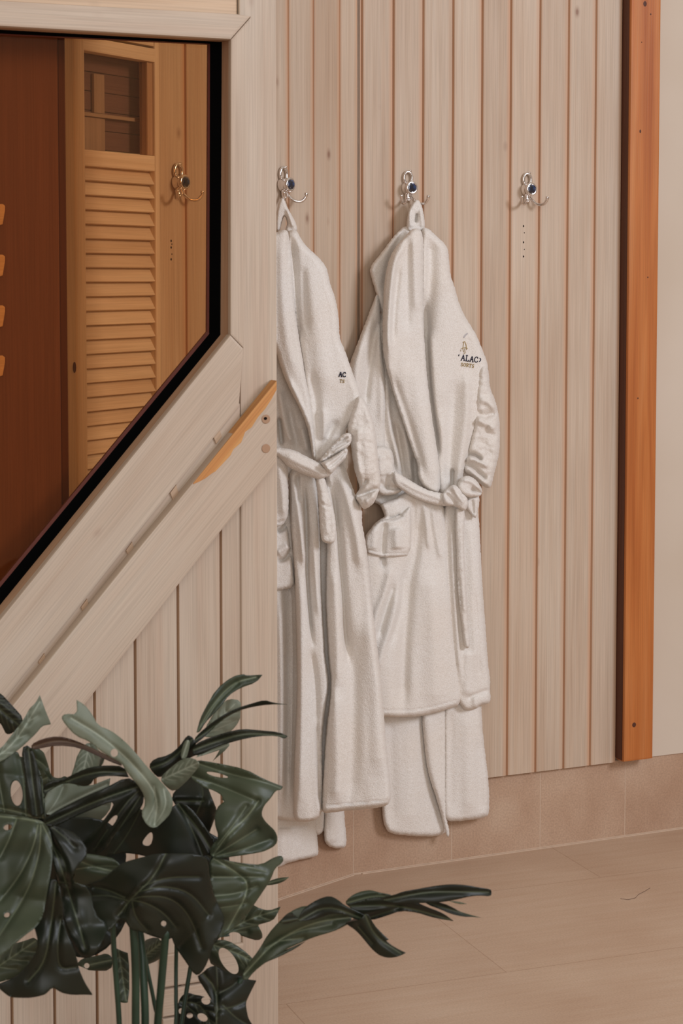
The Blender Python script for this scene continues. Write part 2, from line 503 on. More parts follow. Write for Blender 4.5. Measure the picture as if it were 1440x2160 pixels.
# ------------------------------------------------------------------ cloth
class Cloth:
    def __init__(s, wall, poly, base=0.03, t=0.015, r=14, folds=(), nz=0.003, tilt=None, step=3.2, fray=0.5, back=None, sm=2, drape=1.0, lump=0.0):
        big_ = r >= 12
        s.w = wall; s.base = base + 0.005; s.t = t * (0.8 if big_ else 1); s.r = r * (0.65 if big_ else 1); s.folds = folds; s.nz = nz; s.tilt = tilt; s.lump = lump
        P = resample(smooth_poly(poly, sm), step)
        if fray:
            P = P + (_rng.rand(*P.shape) - 0.5) * 2 * fray
        s.poly = P; s.step = step; s.back = back; s.drape = drape
    def basef(s, P):
        b = np.full(len(P), s.base)
        if s.tilt:
            x0, k, lo_, hi_ = s.tilt
            b = b + np.clip((P[:, 0] - x0) * k, lo_, hi_)
        return b
    def h(s, P):
        P = np.asarray(P, float)
        d, _, _ = pdist(P, s.poly, True)
        q = np.clip(d / s.r, 0, 1)
        edge = np.sqrt(np.clip(1 - (1 - q) ** 2, 0, 1))
        z = s.basef(P) + s.t * edge
        k = 0.35 + 0.65 * edge
        for f in s.folds:
            line, amp, wl, wr = f[:4]
            line = smooth_poly(line, 2, False)
            dd, sg, tt = pdist(P, line)
            ww = np.where(sg > 0, wr, wl)
            fade = np.minimum(1, np.minimum(tt, 1 - tt) / 0.12) if len(f) < 5 else 1.0
            fade = 0.15 + 0.85 * fade if len(f) < 5 else 1.0
            z = z + 1.3 * amp * np.exp(-(dd / ww) ** 2) * fade * k
        if s.nz:
            x, y = P[:, 0], P[:, 1]
            z = z + s.nz * k * (1.3 * vnoise(x / 40 + 3, y / (260 * s.drape) + 7) + 0.7 * vnoise(x / 17, y / (130 * s.drape)))
        if s.lump:
            x, y = P[:, 0], P[:, 1]
            z = z + s.lump * k * (vnoise((x + y) / 16, (y - x * 0.6) / 12) + 0.6 * vnoise((x - y) / 8 + 9, (y + x) / 7))
        return z
    def build(s, name, parent, lab=None):
        P, T = triangulate(s.poly, [], s.step)
        hf = s.h(P)
        hb = s.basef(P) - 0.0015 if s.back is None else np.full(len(P), s.back)
        hb = np.minimum(hb, hf - 0.001)
        V, FA = shell(P, T, s.w.at_h(P, hf), s.w.at_h(P, hb))
        o = mesh(name, V, FA, M_TERRY, parent=parent, smooth=True)
        if lab: o['label'] = lab
        return o
def at_h(self, P, h):
    r = rays(P)
    t = (np.dot(self.p, self.n) + h - np.dot(ORG, self.n)) / (r @ self.n)
    return ORG + r * t[:, None]
Plane.at_h = at_h

# ------------------------------------------------------------------ boards
def board(name, pl, poly, h0, h1, mat, grain=90, parent=None, frame=None, bev=0.003, tone=0.5, edge_mat=None, edge_pred=None, seed=0.0):
    """polygon in the picture laid on the plane at height h1, extruded back to h0; grain angle in the plane"""
    P = pl.at(np.asarray(poly, float), h1)
    s = (P - pl.p) @ pl.d; z = P[:, 2]
    return board_sz(name, pl, list(zip(s, z)), h0, h1, mat, grain, parent, frame, bev, tone, edge_mat, edge_pred, seed)
def board_sz(name, pl, sz, h0, h1, mat, grain=90, parent=None, frame=None, bev=0.003, tone=0.5, edge_mat=None, edge_pred=None, seed=0.0):
    bm = bmesh.new()
    top = [bm.verts.new(pl.world(s, z, h1).tolist()) for s, z in sz]
    bot = [bm.verts.new(pl.world(s, z, h0).tolist()) for s, z in sz]
    n = len(sz)
    ft = bm.faces.new(top); bm.faces.new(bot[::-1])
    for i in range(n):
        f = bm.faces.new((top[i], bot[i], bot[(i + 1) % n], top[(i + 1) % n]))
    bmesh.ops.recalc_face_normals(bm, faces=bm.faces)
    if bev:
        es = list(ft.edges)
        bmesh.ops.bevel(bm, geom=es, offset=bev, segments=2, affect='EDGES', profile=0.6)
    V = np.array([v.co[:] for v in bm.verts]); bm.verts.index_update()
    FA = [[v.index for v in f.verts] for f in bm.faces]
    bm.free()
    q = V - pl.p
    s = q @ pl.d; z = V[:, 2]; hh = q @ pl.n
    g = math.radians(grain)
    along = s * math.cos(g) + z * math.sin(g); across = -s * math.sin(g) + z * math.cos(g) + hh
    uv = np.stack([across + seed * 0.37, along + seed], 1)
    mats = [mat] + ([edge_mat] if edge_mat else [])
    fm = None
    if edge_mat:
        fm = [1 if edge_pred(V[f].mean(0)) else 0 for f in FA]
    if parent is None and frame is None: frame = (pl.p, pl.phi)
    return mesh(name, V, FA, mats, parent=parent, frame=frame, uv=uv, fm=fm, attr={'tone': np.full(len(V), tone)})
def planks(name, pl, seams, z0, z1, h, mats, parent=None, frame=None, bev=0.0028, gap=0.0014, tones=None, z0f=None):
    """tongue-and-groove boards between the seam positions, one mesh"""
    V = []; FA = []; fm = []; uv = []; tone = []; worn = []
    rr = random.Random(len(seams) * 7 + int(z1 * 100))
    def quad(a, b, ha, hb_, mi, t, sd, wa=0.0, wb2=0.0):
        n = len(V)
        worn.extend([wa, wb2, wb2, wa])
        for s, hh, z in ((a, ha, z0), (b, hb_, z0), (b, hb_, z1), (a, ha, z1)):
            V.append(pl.world(s, z, hh)); uv.append((s + sd * 0.7 + hh, z + sd * 3.1)); tone.append(t)
        FA.append((n, n + 1, n + 2, n + 3)); fm.append(mi)
    for i in range(len(seams) - 1):
        a, b = seams[i], seams[i + 1]
        t = tones[i] if tones else rr.random()
        sd = rr.random() * 5
        quad(a, a + gap, h - bev * 1.6, h - bev * 1.6, 2, t, sd)
        quad(a + gap, a + gap + bev * 0.9, h - bev * 1.6, h - bev * 0.3, 1, t, sd)
        quad(a + gap + bev * 0.9, a + gap + bev * 1.3, h - bev * 0.3, h, 0, t, sd)
        c0 = a + gap + bev * 1.3; e1 = b - bev * 0.6
        quad(c0, c0 + 0.004, h, h, 0, t, sd, 0.55, 0.0)
        quad(c0 + 0.004, e1 - 0.010, h, h, 0, t, sd)
        quad(e1 - 0.010, e1, h, h, 0, t, sd, 0.0, 0.95)
        quad(b - bev * 0.6, b, h, h - bev * 1.2, 1, t, sd)
        quad(b, b, h - bev * 1.2, h - bev * 1.6, 2, t, sd)
        # end grain top and bottom
        for z in (z0, z1):
            n = len(V)
            for s, hh in ((a, h - bev * 1.6), (b, h - bev * 1.6), (b, h - 0.016), (a, h - 0.016)):
                V.append(pl.world(s, z, hh)); uv.append((s, z)); tone.append(t); worn.append(0)
            FA.append((n, n + 1, n + 2, n + 3)); fm.append(0)
    # solid back
    n = len(V)
    for s, z in ((seams[0], z0), (seams[-1], z0), (seams[-1], z1), (seams[0], z1)):
        V.append(pl.world(s, z, h - 0.016)); uv.append((s, z)); tone.append(0.5); worn.append(0)
    FA.append((n, n + 1, n + 2, n + 3)); fm.append(0)
    if parent is None and frame is None: frame = (pl.p, pl.phi)
    o = mesh(name, V, FA, mats, parent=parent, frame=frame, fm=fm, uv=uv, attr={'tone': tone, 'worn': worn})
    return o
def tube(pts, rad, seg=8, caps=True):
    pts = [Vector(p) for p in pts]
    V = []; FA = []
    n = len(pts)
    up = Vector((0, 0, 1))
    prev = None
    for i, p in enumerate(pts):
        t = (pts[min(i + 1, n - 1)] - pts[max(i - 1, 0)]).normalized()
        if prev is None:
            a = t.orthogonal().normalized()
        else:
            a = (prev - t * prev.dot(t)).normalized()
        prev = a
        b = t.cross(a)
        r = rad[i] if isinstance(rad, (list, tuple, np.ndarray)) else rad
        for k in range(seg):
            w_ = 2 * math.pi * k / seg
            V.append(p + (a * math.cos(w_) + b * math.sin(w_)) * r)
    for i in range(n - 1):
        for k in range(seg):
            FA.append((i * seg + k, i * seg + (k + 1) % seg, (i + 1) * seg + (k + 1) % seg, (i + 1) * seg + k))
    if caps:
        FA.append(tuple(range(seg))[::-1]); FA.append(tuple((n - 1) * seg + k for k in range(seg)))
    return [tuple(v) for v in V], FA
def curve3(P, n=24):
    P = [Vector(p) for p in P]
    Q = [P[0] * 2 - P[1]] + P + [P[-1] * 2 - P[-2]]
    out = []
    seg = len(P) - 1
    for i in range(seg):
        a, b, c, d = Q[i:i + 4]
        m = max(2, n // seg)
        for k in range(m):
            t = k / m
            out.append(0.5 * ((2 * b) + (c - a) * t + (2 * a - 5 * b + 4 * c - d) * t * t + (3 * b - a - 3 * c + d) * t ** 3))
    out.append(P[-1])
    return out
def merge(parts):
    V = []; FA = []
    for v, f in parts:
        n = len(V); V += list(v); FA += [tuple(i + n for i in q) for q in f]
    return V, FA

# ================================================================== SETTING
TOPZ = 2.6
# floor
fl = mesh('floor', [(-3, -1.5, 0), (5, -1.5, 0), (5, 7, 0), (-3, 7, 0), (-3, -1.5, -0.05), (5, -1.5, -0.05), (5, 7, -0.05), (-3, 7, -0.05)],
          [(0, 1, 2, 3), (7, 6, 5, 4), (0, 4, 5, 1), (1, 5, 6, 2), (2, 6, 7, 3), (3, 7, 4, 0)], M_FLOOR)
label(fl, kind='structure')

cr = [floor_pt(x, y) for x, y in ((1308, 1896), (1325, 1898), (1340, 1894), (1346, 1887), (1360, 1880), (1371, 1873))]
V = []; 
for q_ in cr:
    V += [q_ + np.array([0, -0.0011, 0.0004]), q_ + np.array([0, 0.0011, 0.0004])]
mesh('crack', V, [(2 * i, 2 * i + 1, 2 * i + 3, 2 * i + 2) for i in range(len(cr) - 1)], plain('floor_crack', (0.14, 0.08, 0.05), 0.9), parent=fl)
TILE_Z = float(WM.at((1165, 1624), 0.012)[0][2])
HW = 0.012   # boards stand this far off the tiles
seam_px = [735, 762, 828, 890.5, 953, 1014, 1074, 1135, 1195, 1252, 1308]
seamM = [0.0] + [WM.along(x, HZ, HW) for x in seam_px[1:]]
wb_ = planks('wall_back', WM, seamM, TILE_Z, TOPZ, HW, [M_PINE, M_PINE_EDGE, M_GROOVE])
label(wb_, kind='structure')
# plaster beyond the post
s_end = seamM[-1] + 0.045
pw = board_sz('wall_right', WM, [(s_end, TILE_Z), (s_end + 3.0, TILE_Z), (s_end + 3.0, TOPZ), (s_end, TOPZ)], -0.02, 0.004, M_PLASTER, bev=0)
label(pw, kind='structure')
# stone skirting tiles
def skirting(name, pl, s_list, z1, h, extra=None):
    V = []; FA = []; fm = []
    def box(a, b, z0, z1_, h0, h1, mi):
        n = len(V)
        for hh in (h0, h1):
            for s, z in ((a, z0), (b, z0), (b, z1_), (a, z1_)):
                V.append(pl.world(s, z, hh))
        for f in ((4, 5, 6, 7), (0, 3, 2, 1), (0, 1, 5, 4), (1, 2, 6, 5), (2, 3, 7, 6), (3, 0, 4, 7)):
            FA.append(tuple(n + i for i in f)); fm.append(mi)
    for a, b in zip(s_list[:-1], s_list[1:]):
        box(a + 0.001, b - 0.001, 0.004, z1, -0.02, h, 0)
    box(s_list[0], s_list[-1], 0, z1 - 0.001, -0.019, h - 0.0002, 1)
    box(s_list[0] + 0.02, s_list[-1], 0, 0.0022, h - 0.002, h + 0.003, 1)
    o = mesh(name, V, FA, [M_TILE, M_GROUT], frame=(pl.p, pl.phi), fm=fm)
    return label(o, kind='structure')
a0 = WM.along(1147, HZ); a1 = WM.along(1329, HZ)
dt = a1 - a0
sl = [0.0, a0 - dt * 1.0]
sl = [0.0] + [a0 + dt * k for k in range(-2, 14) if a0 + dt * k > 0.03]
skirting('baseboard_back', WM, sl, TILE_Z, 0.0)
sL = [-(0.30 + 0.42 * k) for k in range(5, -1, -1)] + [0.0]
skirting('baseboard_left', WL, sL, TILE_Z, 0.0)
# left wall boards
lp = [WL.along(x, HZ, HW) for x in (735, 716, 661, 608.5)]
lw = lp[1] - lp[2]
lpx = [735, 716, 661, 608.5, 556, 502, 447, 392, 326]
sL2 = [0.0] + [WL.along(x, HZ, HW) for x in lpx[1:]]
k = sL2[-1]
seamL = sorted(sL2)
lwall = planks('wall_left', WL, seamL, TILE_Z, TOPZ, HW, [M_PINE, M_PINE_EDGE, M_GROOVE])
label(lwall, kind='structure')
hole_b = []
for pl, px, ys in ((WM, 1104, (477, 491, 511, 526, 541)), (WL, 361, (508, 515, 522, 536, 547))):
    for i, y in enumerate(ys):
        c = pl.at((px + (i % 2) * 1.5, y), HW + 0.0004)[0]
        r = 0.0016 if i % 2 == 0 else 0.001
        V = [c + pl.n * 0.0003] + [c + pl.d * r * math.cos(q * math.pi / 4) + np.array([0, 0, 1]) * r * 1.5 * math.sin(q * math.pi / 4) for q in range(8)]
        F_ = [(0, 1 + q, 1 + (q + 1) % 8) for q in range(8)]
        par = wb_ if pl is WM else lwall
        hole_b.append((par, V, F_))
for par in (wb_, lwall):
    V, F_ = merge([(v, f) for p, v, f in hole_b if p is par])
    mesh('screw_hole', V, F_, M_BLACK, parent=par)

# ------------------------------------------------------------------ oiled orange post on the back wall
pt = empty('wooden_post', WM.at((1348, 1603), 0.0)[0], WM.phi, 'tall oiled orange pine post with knots between the plank wall and the cream plaster', 'post')
PH = 0.046
zb = float(WM.at((1345, 1604), PH)[0][2])
s0 = WM.along(1326, HZ, PH); s1 = WM.along(1387.5, HZ, PH)
board_sz('post_body', WM, [(s0, zb), (s1, zb), (s1, TOPZ), (s0, TOPZ)], 0.014, PH, M_ORANGE, parent=pt, bev=0.004, tone=0.5)
board_sz('red_edge', WM, [(s0 - 0.001, zb + 0.002), (s0 + 0.004, zb + 0.002), (s0 + 0.004, TOPZ), (s0 - 0.001, TOPZ)], 0.006, PH - 0.008, M_DARKRED, parent=pt, bev=0)
board_sz('backing_strip', WM, [(seamM[-1] - 0.004, zb + 0.004), (s1 - 0.006, zb + 0.004), (s1 - 0.006, TOPZ), (seamM[-1] - 0.004, TOPZ)], -0.04, -0.03, M_DARKRED, parent=pt, bev=0)  # dark strip added behind the slot, its colour painting the gap's shadow
board_sz('backing_strip', WM, [(s0 + 0.006, zb + 0.004), (s1 - 0.006, zb + 0.004), (s1 - 0.006, TOPZ), (s0 + 0.006, TOPZ)], -0.03, 0.014, M_DARKRED, parent=pt, bev=0)

for (kx, ky, kr, kh) in ((1360, 8, 0.0045, 0.006), (1372, 30, 0.0018, 0.002), (1350, 277, 0.0022, 0.004), (1353, 89, 0.0012, 0.0015), (1337, 1529, 0.0052, 0.0055), (1366, 585, 0.0015, 0.002), (1345, 840, 0.0018, 0.002)):
    c = WM.at((kx, ky), PH + 0.0003)[0]
    mesh('knot', [c + WM.n * 0.0003] + [c + WM.d * kr * math.cos(q * math.pi / 6) + np.array([0, 0, 1]) * kh * math.sin(q * math.pi / 6) for q in range(12)],
         [(0, 1 + q, 1 + (q + 1) % 12) for q in range(12)], M_DARKRED, parent=pt, uv=[(0, 0)] * 13, attr={'tone': [0.5] * 13})
# ------------------------------------------------------------------ timber partition with its window
PF = (PP.world(0, 0, 0), PP.phi)
def pz(px, py, h=0.0): 
    q = PP.at((px, py), h)[0]; return float(np.dot(q - PP.p, PP.d)), float(q[2])
# planked field under the diagonal (its top edge runs behind the rail)
seam_p = [-86, 6, 98.5, 190.5, 278, 370, 462, 507, 583]
sp_ = [pz(x, HZ)[0] for x in seam_p]
V = []; FA = []; fm = []; uv = []; tn = []
rr = random.Random(4)
def diag_z(s):      # upper limit of the planked field, hidden behind the diagonal board
    a = pz(583, 860); b = pz(0, 1590)
    return a[1] + (s - a[0]) * (b[1] - a[1]) / (b[0] - a[0])
def pquad(a, b, ha, hb2, mi, t, sd, low=0.0):
    n = len(V)
    for s, hh, z in ((a, ha, low), (b, hb2, low), (b, hb2, diag_z(b)), (a, ha, diag_z(a))):
        V.append(PP.world(s, z, hh)); uv.append((s + sd, z + sd * 2.3)); tn.append(t)
    FA.append((n, n + 1, n + 2, n + 3)); fm.append(mi)
bev = 0.0035
for i in range(len(sp_) - 2):
    a, b = sp_[i], sp_[i + 1]
    t = rr.random() * 0.5 + 0.35; sd = rr.random() * 4
    pquad(a, a + 0.0012, -bev * 1.7, -bev * 1.7, 2, t, sd)
    pquad(a + 0.0012, a + 0.0032, -bev * 1.7, 0, 1, t, sd)
    pquad(a + 0.0032, b - 0.0015, 0, 0, 0, t, sd)
    pquad(b - 0.0015, b, 0, -bev * 1.7, 1, t, sd)
n = len(V)
for s, z in ((sp_[0], 0), (sp_[-2], 0), (sp_[-2], diag_z(sp_[-2])), (sp_[0], diag_z(sp_[0]))):
    V.append(PP.world(s, z, -0.02)); uv.append((s, z)); tn.append(0.5)
FA.append((n, n + 1, n + 2, n + 3)); fm.append(0)
part = mesh('wall_partition', V, FA, [M_FRAME, M_SOFTGROOVE, M_GROOVE], frame=PF, fm=fm, uv=uv, attr={'tone': tn})
label(part, kind='structure')
# corner post of the partition: full height
a_, b_ = pz(506.5, HZ, 0.004)[0], pz(584, HZ, 0.004)[0]
tp = board_sz('trim_1', PP, [(a_, 0), (b_, 0), (b_, TOPZ), (a_, TOPZ)], -0.09, 0.004, M_FRAME, frame=PF, bev=0.003, tone=0.75)
label(tp, kind='structure')
# boards above the window
zt = pz(400, 26)[1]
M_TOPB = wood('pale_upper_board', (0.60, 0.44, 0.30), (0.50, 0.34, 0.21), (0.66, 0.50, 0.36), (0.12, 0.04, 0.02), knots=0.4)
tb = board_sz('trim_2', PP, [(pz(-120, HZ)[0], pz(0, 3)[1]), (a_ - 0.001, pz(0, 3)[1]), (a_ - 0.001, TOPZ), (pz(-120, HZ)[0], TOPZ)], -0.03, -0.002, M_TOPB, grain=0, frame=PF, bev=0.002, tone=0.55)
label(tb, kind='structure')
# window: frame boards, reveal, gasket, glass
win = empty('window_1', PP.world(a_, 0.9, 0), PP.phi, kind='structure')
hd = board('window_header', PP, [(-90, -4), (500, 29), (530, 34), (487, 83), (-90, 50)], -0.001, 0.016, M_FRAME, grain=0, parent=win, tone=0.9, bev=0.004)
jb = board('window_jamb', PP, [(487, 83), (530, 34), (520, 500), (514, 735), (486, 706)], -0.001, 0.010, M_FRAME, grain=90, parent=win, tone=0.75, bev=0.003)
sg = board('window_sill', PP, [(486, 706), (514, 735), (505, 857), (12, 1473), (-60, 1563), (-60, 1383), (0, 1308)], -0.001, 0.016, M_FRAME, grain=math.degrees(math.atan2(*reversed([pz(505, 857)[0] - pz(12, 1473)[0], pz(505, 857)[1] - pz(12, 1473)[1]]))), parent=win, tone=0.7, bev=0.004, seed=2.2)
def ring_board(name, outer, inner, h0, h1, mat, parent, tone=0.4):
    """a strip following the window opening: outer and inner open polylines"""
    parts = []
    V = []; FA = []; uv = []
    for O, I in ((outer, inner),):
        A = PP.at(O, h1); B = PP.at(I, h0)
        for i in range(len(O) - 1):
            n = len(V)
            q = [A[i], A[i + 1], B[i + 1], B[i]]
            V += q; uv += [(0, i), (0, i + 1.), (0.03, i + 1.), (0.03, i)]
            FA.append((n, n + 1, n + 2, n + 3))
            q = [p - PP.n * 0.006 for p in q]
            V += q; uv += [(0, i), (0, i + 1.), (0.03, i + 1.), (0.03, i)]
            FA += [(n + 7, n + 6, n + 5, n + 4), (n, n + 4, n + 5, n + 1), (n + 2, n + 6, n + 7, n + 3), (n + 1, n + 5, n + 6, n + 2), (n, n + 3, n + 7, n + 4)]
    return mesh(name, V, FA, mat, parent=parent, uv=uv, attr={'tone': np.full(len(V), tone)})
M_REVEAL = wood('reveal_wood', (0.42, 0.27, 0.17), (0.36, 0.2, 0.12), (0.5, 0.34, 0.24), (0.1, 0.05, 0.03), knots=0)
ring_board('window_reveal', [(-90, 52), (488, 84), (487, 706), (0, 1308), (-60, 1383)],
           [(-90, 57), (468, 88), (465, 706), (0, 1277), (-60, 1352)], -0.03, 0.006, M_REVEAL, win)
ring_board('window_gasket', [(-90, 56), (469, 87), (466, 706), (0, 1280), (-60, 1354)],
           [(-90, 66), (444, 92), (442, 704), (0, 1240), (-60, 1312)], -0.040, -0.030, M_GASKET, win)
ring_board('glazing_strip', [(-90, 64), (446, 91), (444, 704), (0, 1243), (-60, 1315)],
           [(-90, 69), (439, 94), (436, 700), (0, 1228), (-60, 1300)], -0.046, -0.040, M_REDGASKET, win)
board('window_pane', PP, [(-90, 50), (455, 80), (455, 710), (0, 1262), (-60, 1334)], -0.052, -0.047, M_GLASS, parent=win, bev=0)
# recessed batten between the frame and the rail, with spacer blocks
gb = board('trim_3', PP, [(506, 850), (506, 884), (20, 1488), (-60, 1588), (-60, 1553), (12, 1463)], -0.02, 0.008, M_FRAME, grain=51, frame=PF, bev=0.001, tone=0.3)
board('gap_backing', PP, [(506, 860), (583, 790), (583, 900), (-60, 1690), (-60, 1560)], -0.03, -0.012, M_SOFTGROOVE, grain=51, parent=gb, bev=0)  # added backing, its darker brown painting a shadow line above the rail
label(gb, kind='structure')
for (x, y) in ((457, 915), (366, 1034), (273, 1155), (178, 1275), (88, 1390)):
    b_q = board('spacer_block', PP, [(x - 7, y + 6), (x + 6, y - 12), (x + 11, y + 6), (x - 1, y + 22)], 0.006, 0.011, M_SOFTGROOVE, grain=51, parent=gb, bev=0.001)
# wide diagonal rail board
rl_poly = [(583.5, 804), (583.5, 976), (430, 1165), (185, 1479), (-60, 1790), (-60, 1597), (31, 1483), (300, 1148)]
rg = empty('handrail_board', PP.at((583, 976), 0.0)[0], PP.phi, 'wide whitewashed diagonal rail board with an orange unpainted upper edge and two screw plugs', 'handrail')
dx = pz(583, 804); dy = pz(31, 1483); gang = math.degrees(math.atan2(dx[1] - dy[1], dx[0] - dy[0]))
rb_ = board('rail_board', PP, rl_poly, 0.004, 0.034, M_FRAME, grain=gang, parent=rg, tone=0.75, bev=0.003, seed=1.3)
# unpainted worn upper edge: a wedge-shaped patch, part of the board's surface
def rl_up(x, o=0.0):
    return 804 + (583 - x) * (1483 - 804) / (583 - 31) + o
edge_up = [(x, rl_up(x, -0.5)) for x in (583.5, 540, 500, 460, 430, 408)]
edge_lo = [(408, 1022), (420, 1015), (434, 1010), (448, 998), (455, 994), (470, 976), (486, 960), (492, 948), (508, 932), (518, 912), (530, 900), (545, 880), (560, 862), (572, 842), (583.5, 822)]
upn = np.array(edge_up + edge_lo, float)
upn[6:-1] += (_rng.rand(len(upn) - 7, 2) - 0.5) * 3
M_WORN = wood('worn_orange_edge', (0.55, 0.27, 0.09), (0.45, 0.17, 0.05), (0.60, 0.36, 0.16), (0.2, 0.08, 0.03), knots=0)
board('bare_edge', PP, upn.tolist(), 0.010, 0.0346, M_WORN, grain=gang, parent=rg, bev=0.0008)
for (x, y, hol) in ((561, 884, True), (561, 946, False)):
    c = PP.at((x, y), 0.0352)[0]
    r = 0.0066
    ring = [c + PP.d * r * math.cos(q * math.pi / 8) + np.array([0, 0, 1]) * r * math.sin(q * math.pi / 8) for q in range(16)]
    ring2 = [c - PP.n * 0.0004 + PP.d * r * 1.12 * math.cos(q * math.pi / 8) + np.array([0, 0, 1]) * r * 1.12 * math.sin(q * math.pi / 8) for q in range(16)]
    V = ring + ring2
    o = mesh('screw_plug', V, [tuple(range(16))] + [(i, 16 + i, 16 + (i + 1) % 16, (i + 1) % 16) for i in range(16)], M_REVEAL, parent=rg, uv=[(0, 0)] * 32, attr={'tone': [0.5] * 32})
    if hol:
        c2 = c + PP.n * 0.0004 + PP.d * -0.0012 + np.array([0, 0, 0.001])
        mesh('screw_recess', [c2 + PP.d * 0.003 * math.cos(q * math.pi / 5) + np.array([0, 0, 1]) * 0.0024 * math.sin(q * math.pi / 5) for q in range(10)], [tuple(range(10))], M_BLACK, parent=o)
# horizontal boards low on the partition, seen between the plant's stalks
zlo1 = pz(400, 2073)[1]; zlo2 = pz(372, 2139)[1]
sa, sb = pz(330, HZ)[0], pz(505.5, HZ)[0]
for i, (z0_, z1_) in enumerate(((zlo1 + 0.002, zlo1 + 0.055), (zlo2 + 0.002, zlo1 - 0.002), (0.0, zlo2 - 0.002))):
    o = board_sz('trim_%d' % (4 + i), PP, [(sa, z0_), (sb, z0_), (sb, z1_), (sa, z1_)], 0.0, 0.008, M_FRAME, grain=0, frame=PF, bev=0.002, tone=0.8)
    label(o, kind='structure')

# ------------------------------------------------------------------ behind the glass: louvred door, dark cupboard
door = empty('door_1', DOOR.at((330, 585), 0)[0] * np.array([1, 1, 0]), DOOR.phi, kind='structure')
def dz(px, py, h=0.0):
    q = DOOR.at((px, py), h)[0]; return float(np.dot(q - DOOR.p, DOOR.d)), float(q[2])
sA, sB, sC, sD = dz(145, HZ)[0], dz(167, HZ)[0], dz(318, HZ)[0], dz(328, HZ)[0]
zbot = TILE_Z + 0.02
ztop = dz(240, 60)[1] + 0.25
board_sz('door_stile', DOOR, [(sA, zbot), (sB, zbot), (sB, ztop), (sA, ztop)], -0.012, 0.016, M_LOUVRE, parent=door, tone=0.7)
board_sz('door_stile', DOOR, [(sC, zbot), (sD, zbot), (sD, ztop), (sC, ztop)], -0.012, 0.012, M_LOUVRE, parent=door, tone=0.4)
zr1, zr2 = dz(240, 120)[1], dz(240, 90)[1]
board_sz('door_top_rail', DOOR, [(sB, zr1), (sC, zr1), (sC, zr2), (sB, zr2)], -0.01, 0.013, M_LOUVRE, grain=0, parent=door)
zm1, zm2 = dz(240, 356)[1], dz(240, 322)[1]
board_sz('door_middle_rail', DOOR, [(sB, zm1), (sC, zm1), (sC, zm2), (sB, zm2)], -0.01, 0.012, M_LOUVRE, grain=0, parent=door, tone=0.8)
board_sz('door_head', DOOR, [(sB, zr2 + 0.004), (sC, zr2 + 0.004), (sC, ztop), (sB, ztop)], -0.01, 0.011, M_LOUVRE, grain=0, parent=door, tone=0.5)
# small window of the door
sw1 = dz(306, HZ)[0]
board_sz('window_bead', DOOR, [(sw1, zm2), (sC, zm2), (sC, zr1), (sw1, zr1)], -0.01, 0.008, M_REVEAL, parent=door)
board_sz('door_pane', DOOR, [(sB, zm2), (sw1, zm2), (sw1, zr1), (sB, zr1)], -0.008, -0.004, M_CLEAR, grain=0, parent=door, bev=0)
M_INNER = wood('dusky_brown_wood', (0.20, 0.115, 0.11), (0.17, 0.095, 0.09), (0.23, 0.135, 0.13), (0.05, 0.02, 0.01), knots=0)
for i in range(5):
    za, zb2 = dz(240, 120 + i * 40 + 40, -0.04)[1], dz(240, 120 + i * 40, -0.04)[1]
    board_sz('inner_board', DOOR, [(sB - 0.03, za + 0.0006), (sC + 0.03, za + 0.0006), (sC + 0.03, zb2), (sB - 0.03, zb2)], -0.045, -0.036, M_INNER, grain=0, parent=door, bev=0.002)
def inner(name, x0, x1, y0, y1, h, mat, g):
    board_sz(name, DOOR, [(dz(x0, y1, h)[0], dz(x0, y1, h)[1]), (dz(x1, y1, h)[0], dz(x0, y1, h)[1]), (dz(x1, y1, h)[0], dz(x0, y0, h)[1]), (dz(x0, y1, h)[0], dz(x0, y0, h)[1])], h - 0.006, h, mat, grain=g, parent=door, bev=0.001)
M_INPALE = wood('dusty_pale_wood', (0.42, 0.31, 0.25), (0.36, 0.26, 0.2), (0.46, 0.35, 0.29), (0.2, 0.1, 0.05), knots=0)
inner('inner_post', 199, 221, 155, 238, -0.028, M_INPALE, 90)
inner('inner_shelf', 164, 297, 234, 242, -0.022, M_INPALE, 0)
inner('inner_panel', 160, 222, 243, 330, -0.028, M_INPALE, 90)
# louvre slats: one surface pattern
parts = []
pitch = dz(240, 385)[1] - dz(240, 415)[1]
z = zm1
V = []; FA = []; uv = []; tn = []
i = 0
while z - pitch > zbot:
    t = rr.random()
    n = len(V)
    for s in (sB, sC):
        for (hh, zz) in ((-0.006, z + 0.004), (0.010, z - pitch * 0.93), (0.006, z - pitch * 0.99), (-0.010, z - 0.002)):
            V.append(DOOR.world(s, zz, hh)); uv.append((zz + i * 0.3, s + i * 1.3)); tn.append(t)
    FA += [(n, n + 4, n + 5, n + 1), (n + 1, n + 5, n + 6, n + 2), (n + 2, n + 6, n + 7, n + 3), (n + 3, n + 7, n + 4, n), (n, n + 1, n + 2, n + 3), (n + 4, n + 7, n + 6, n + 5)]
    z -= pitch; i += 1
mesh('louvre_slats', V, FA, M_LOUVRE, parent=door, uv=uv, attr={'tone': tn})
# knot on the stile
c = DOOR.at((157, 775), 0.0166)[0]
mesh('stile_knot', [c + DOOR.n * 0.0002] + [c + DOOR.d * 0.005 * math.cos(q * math.pi / 6) + np.array([0, 0, 1]) * 0.010 * math.sin(q * math.pi / 6) for q in range(12)],
     [(0, 1 + q, 1 + (q + 1) % 12) for q in range(12)], M_DARKRED, parent=door, uv=[(0, 0)] * 13, attr={'tone': [0.5] * 13})
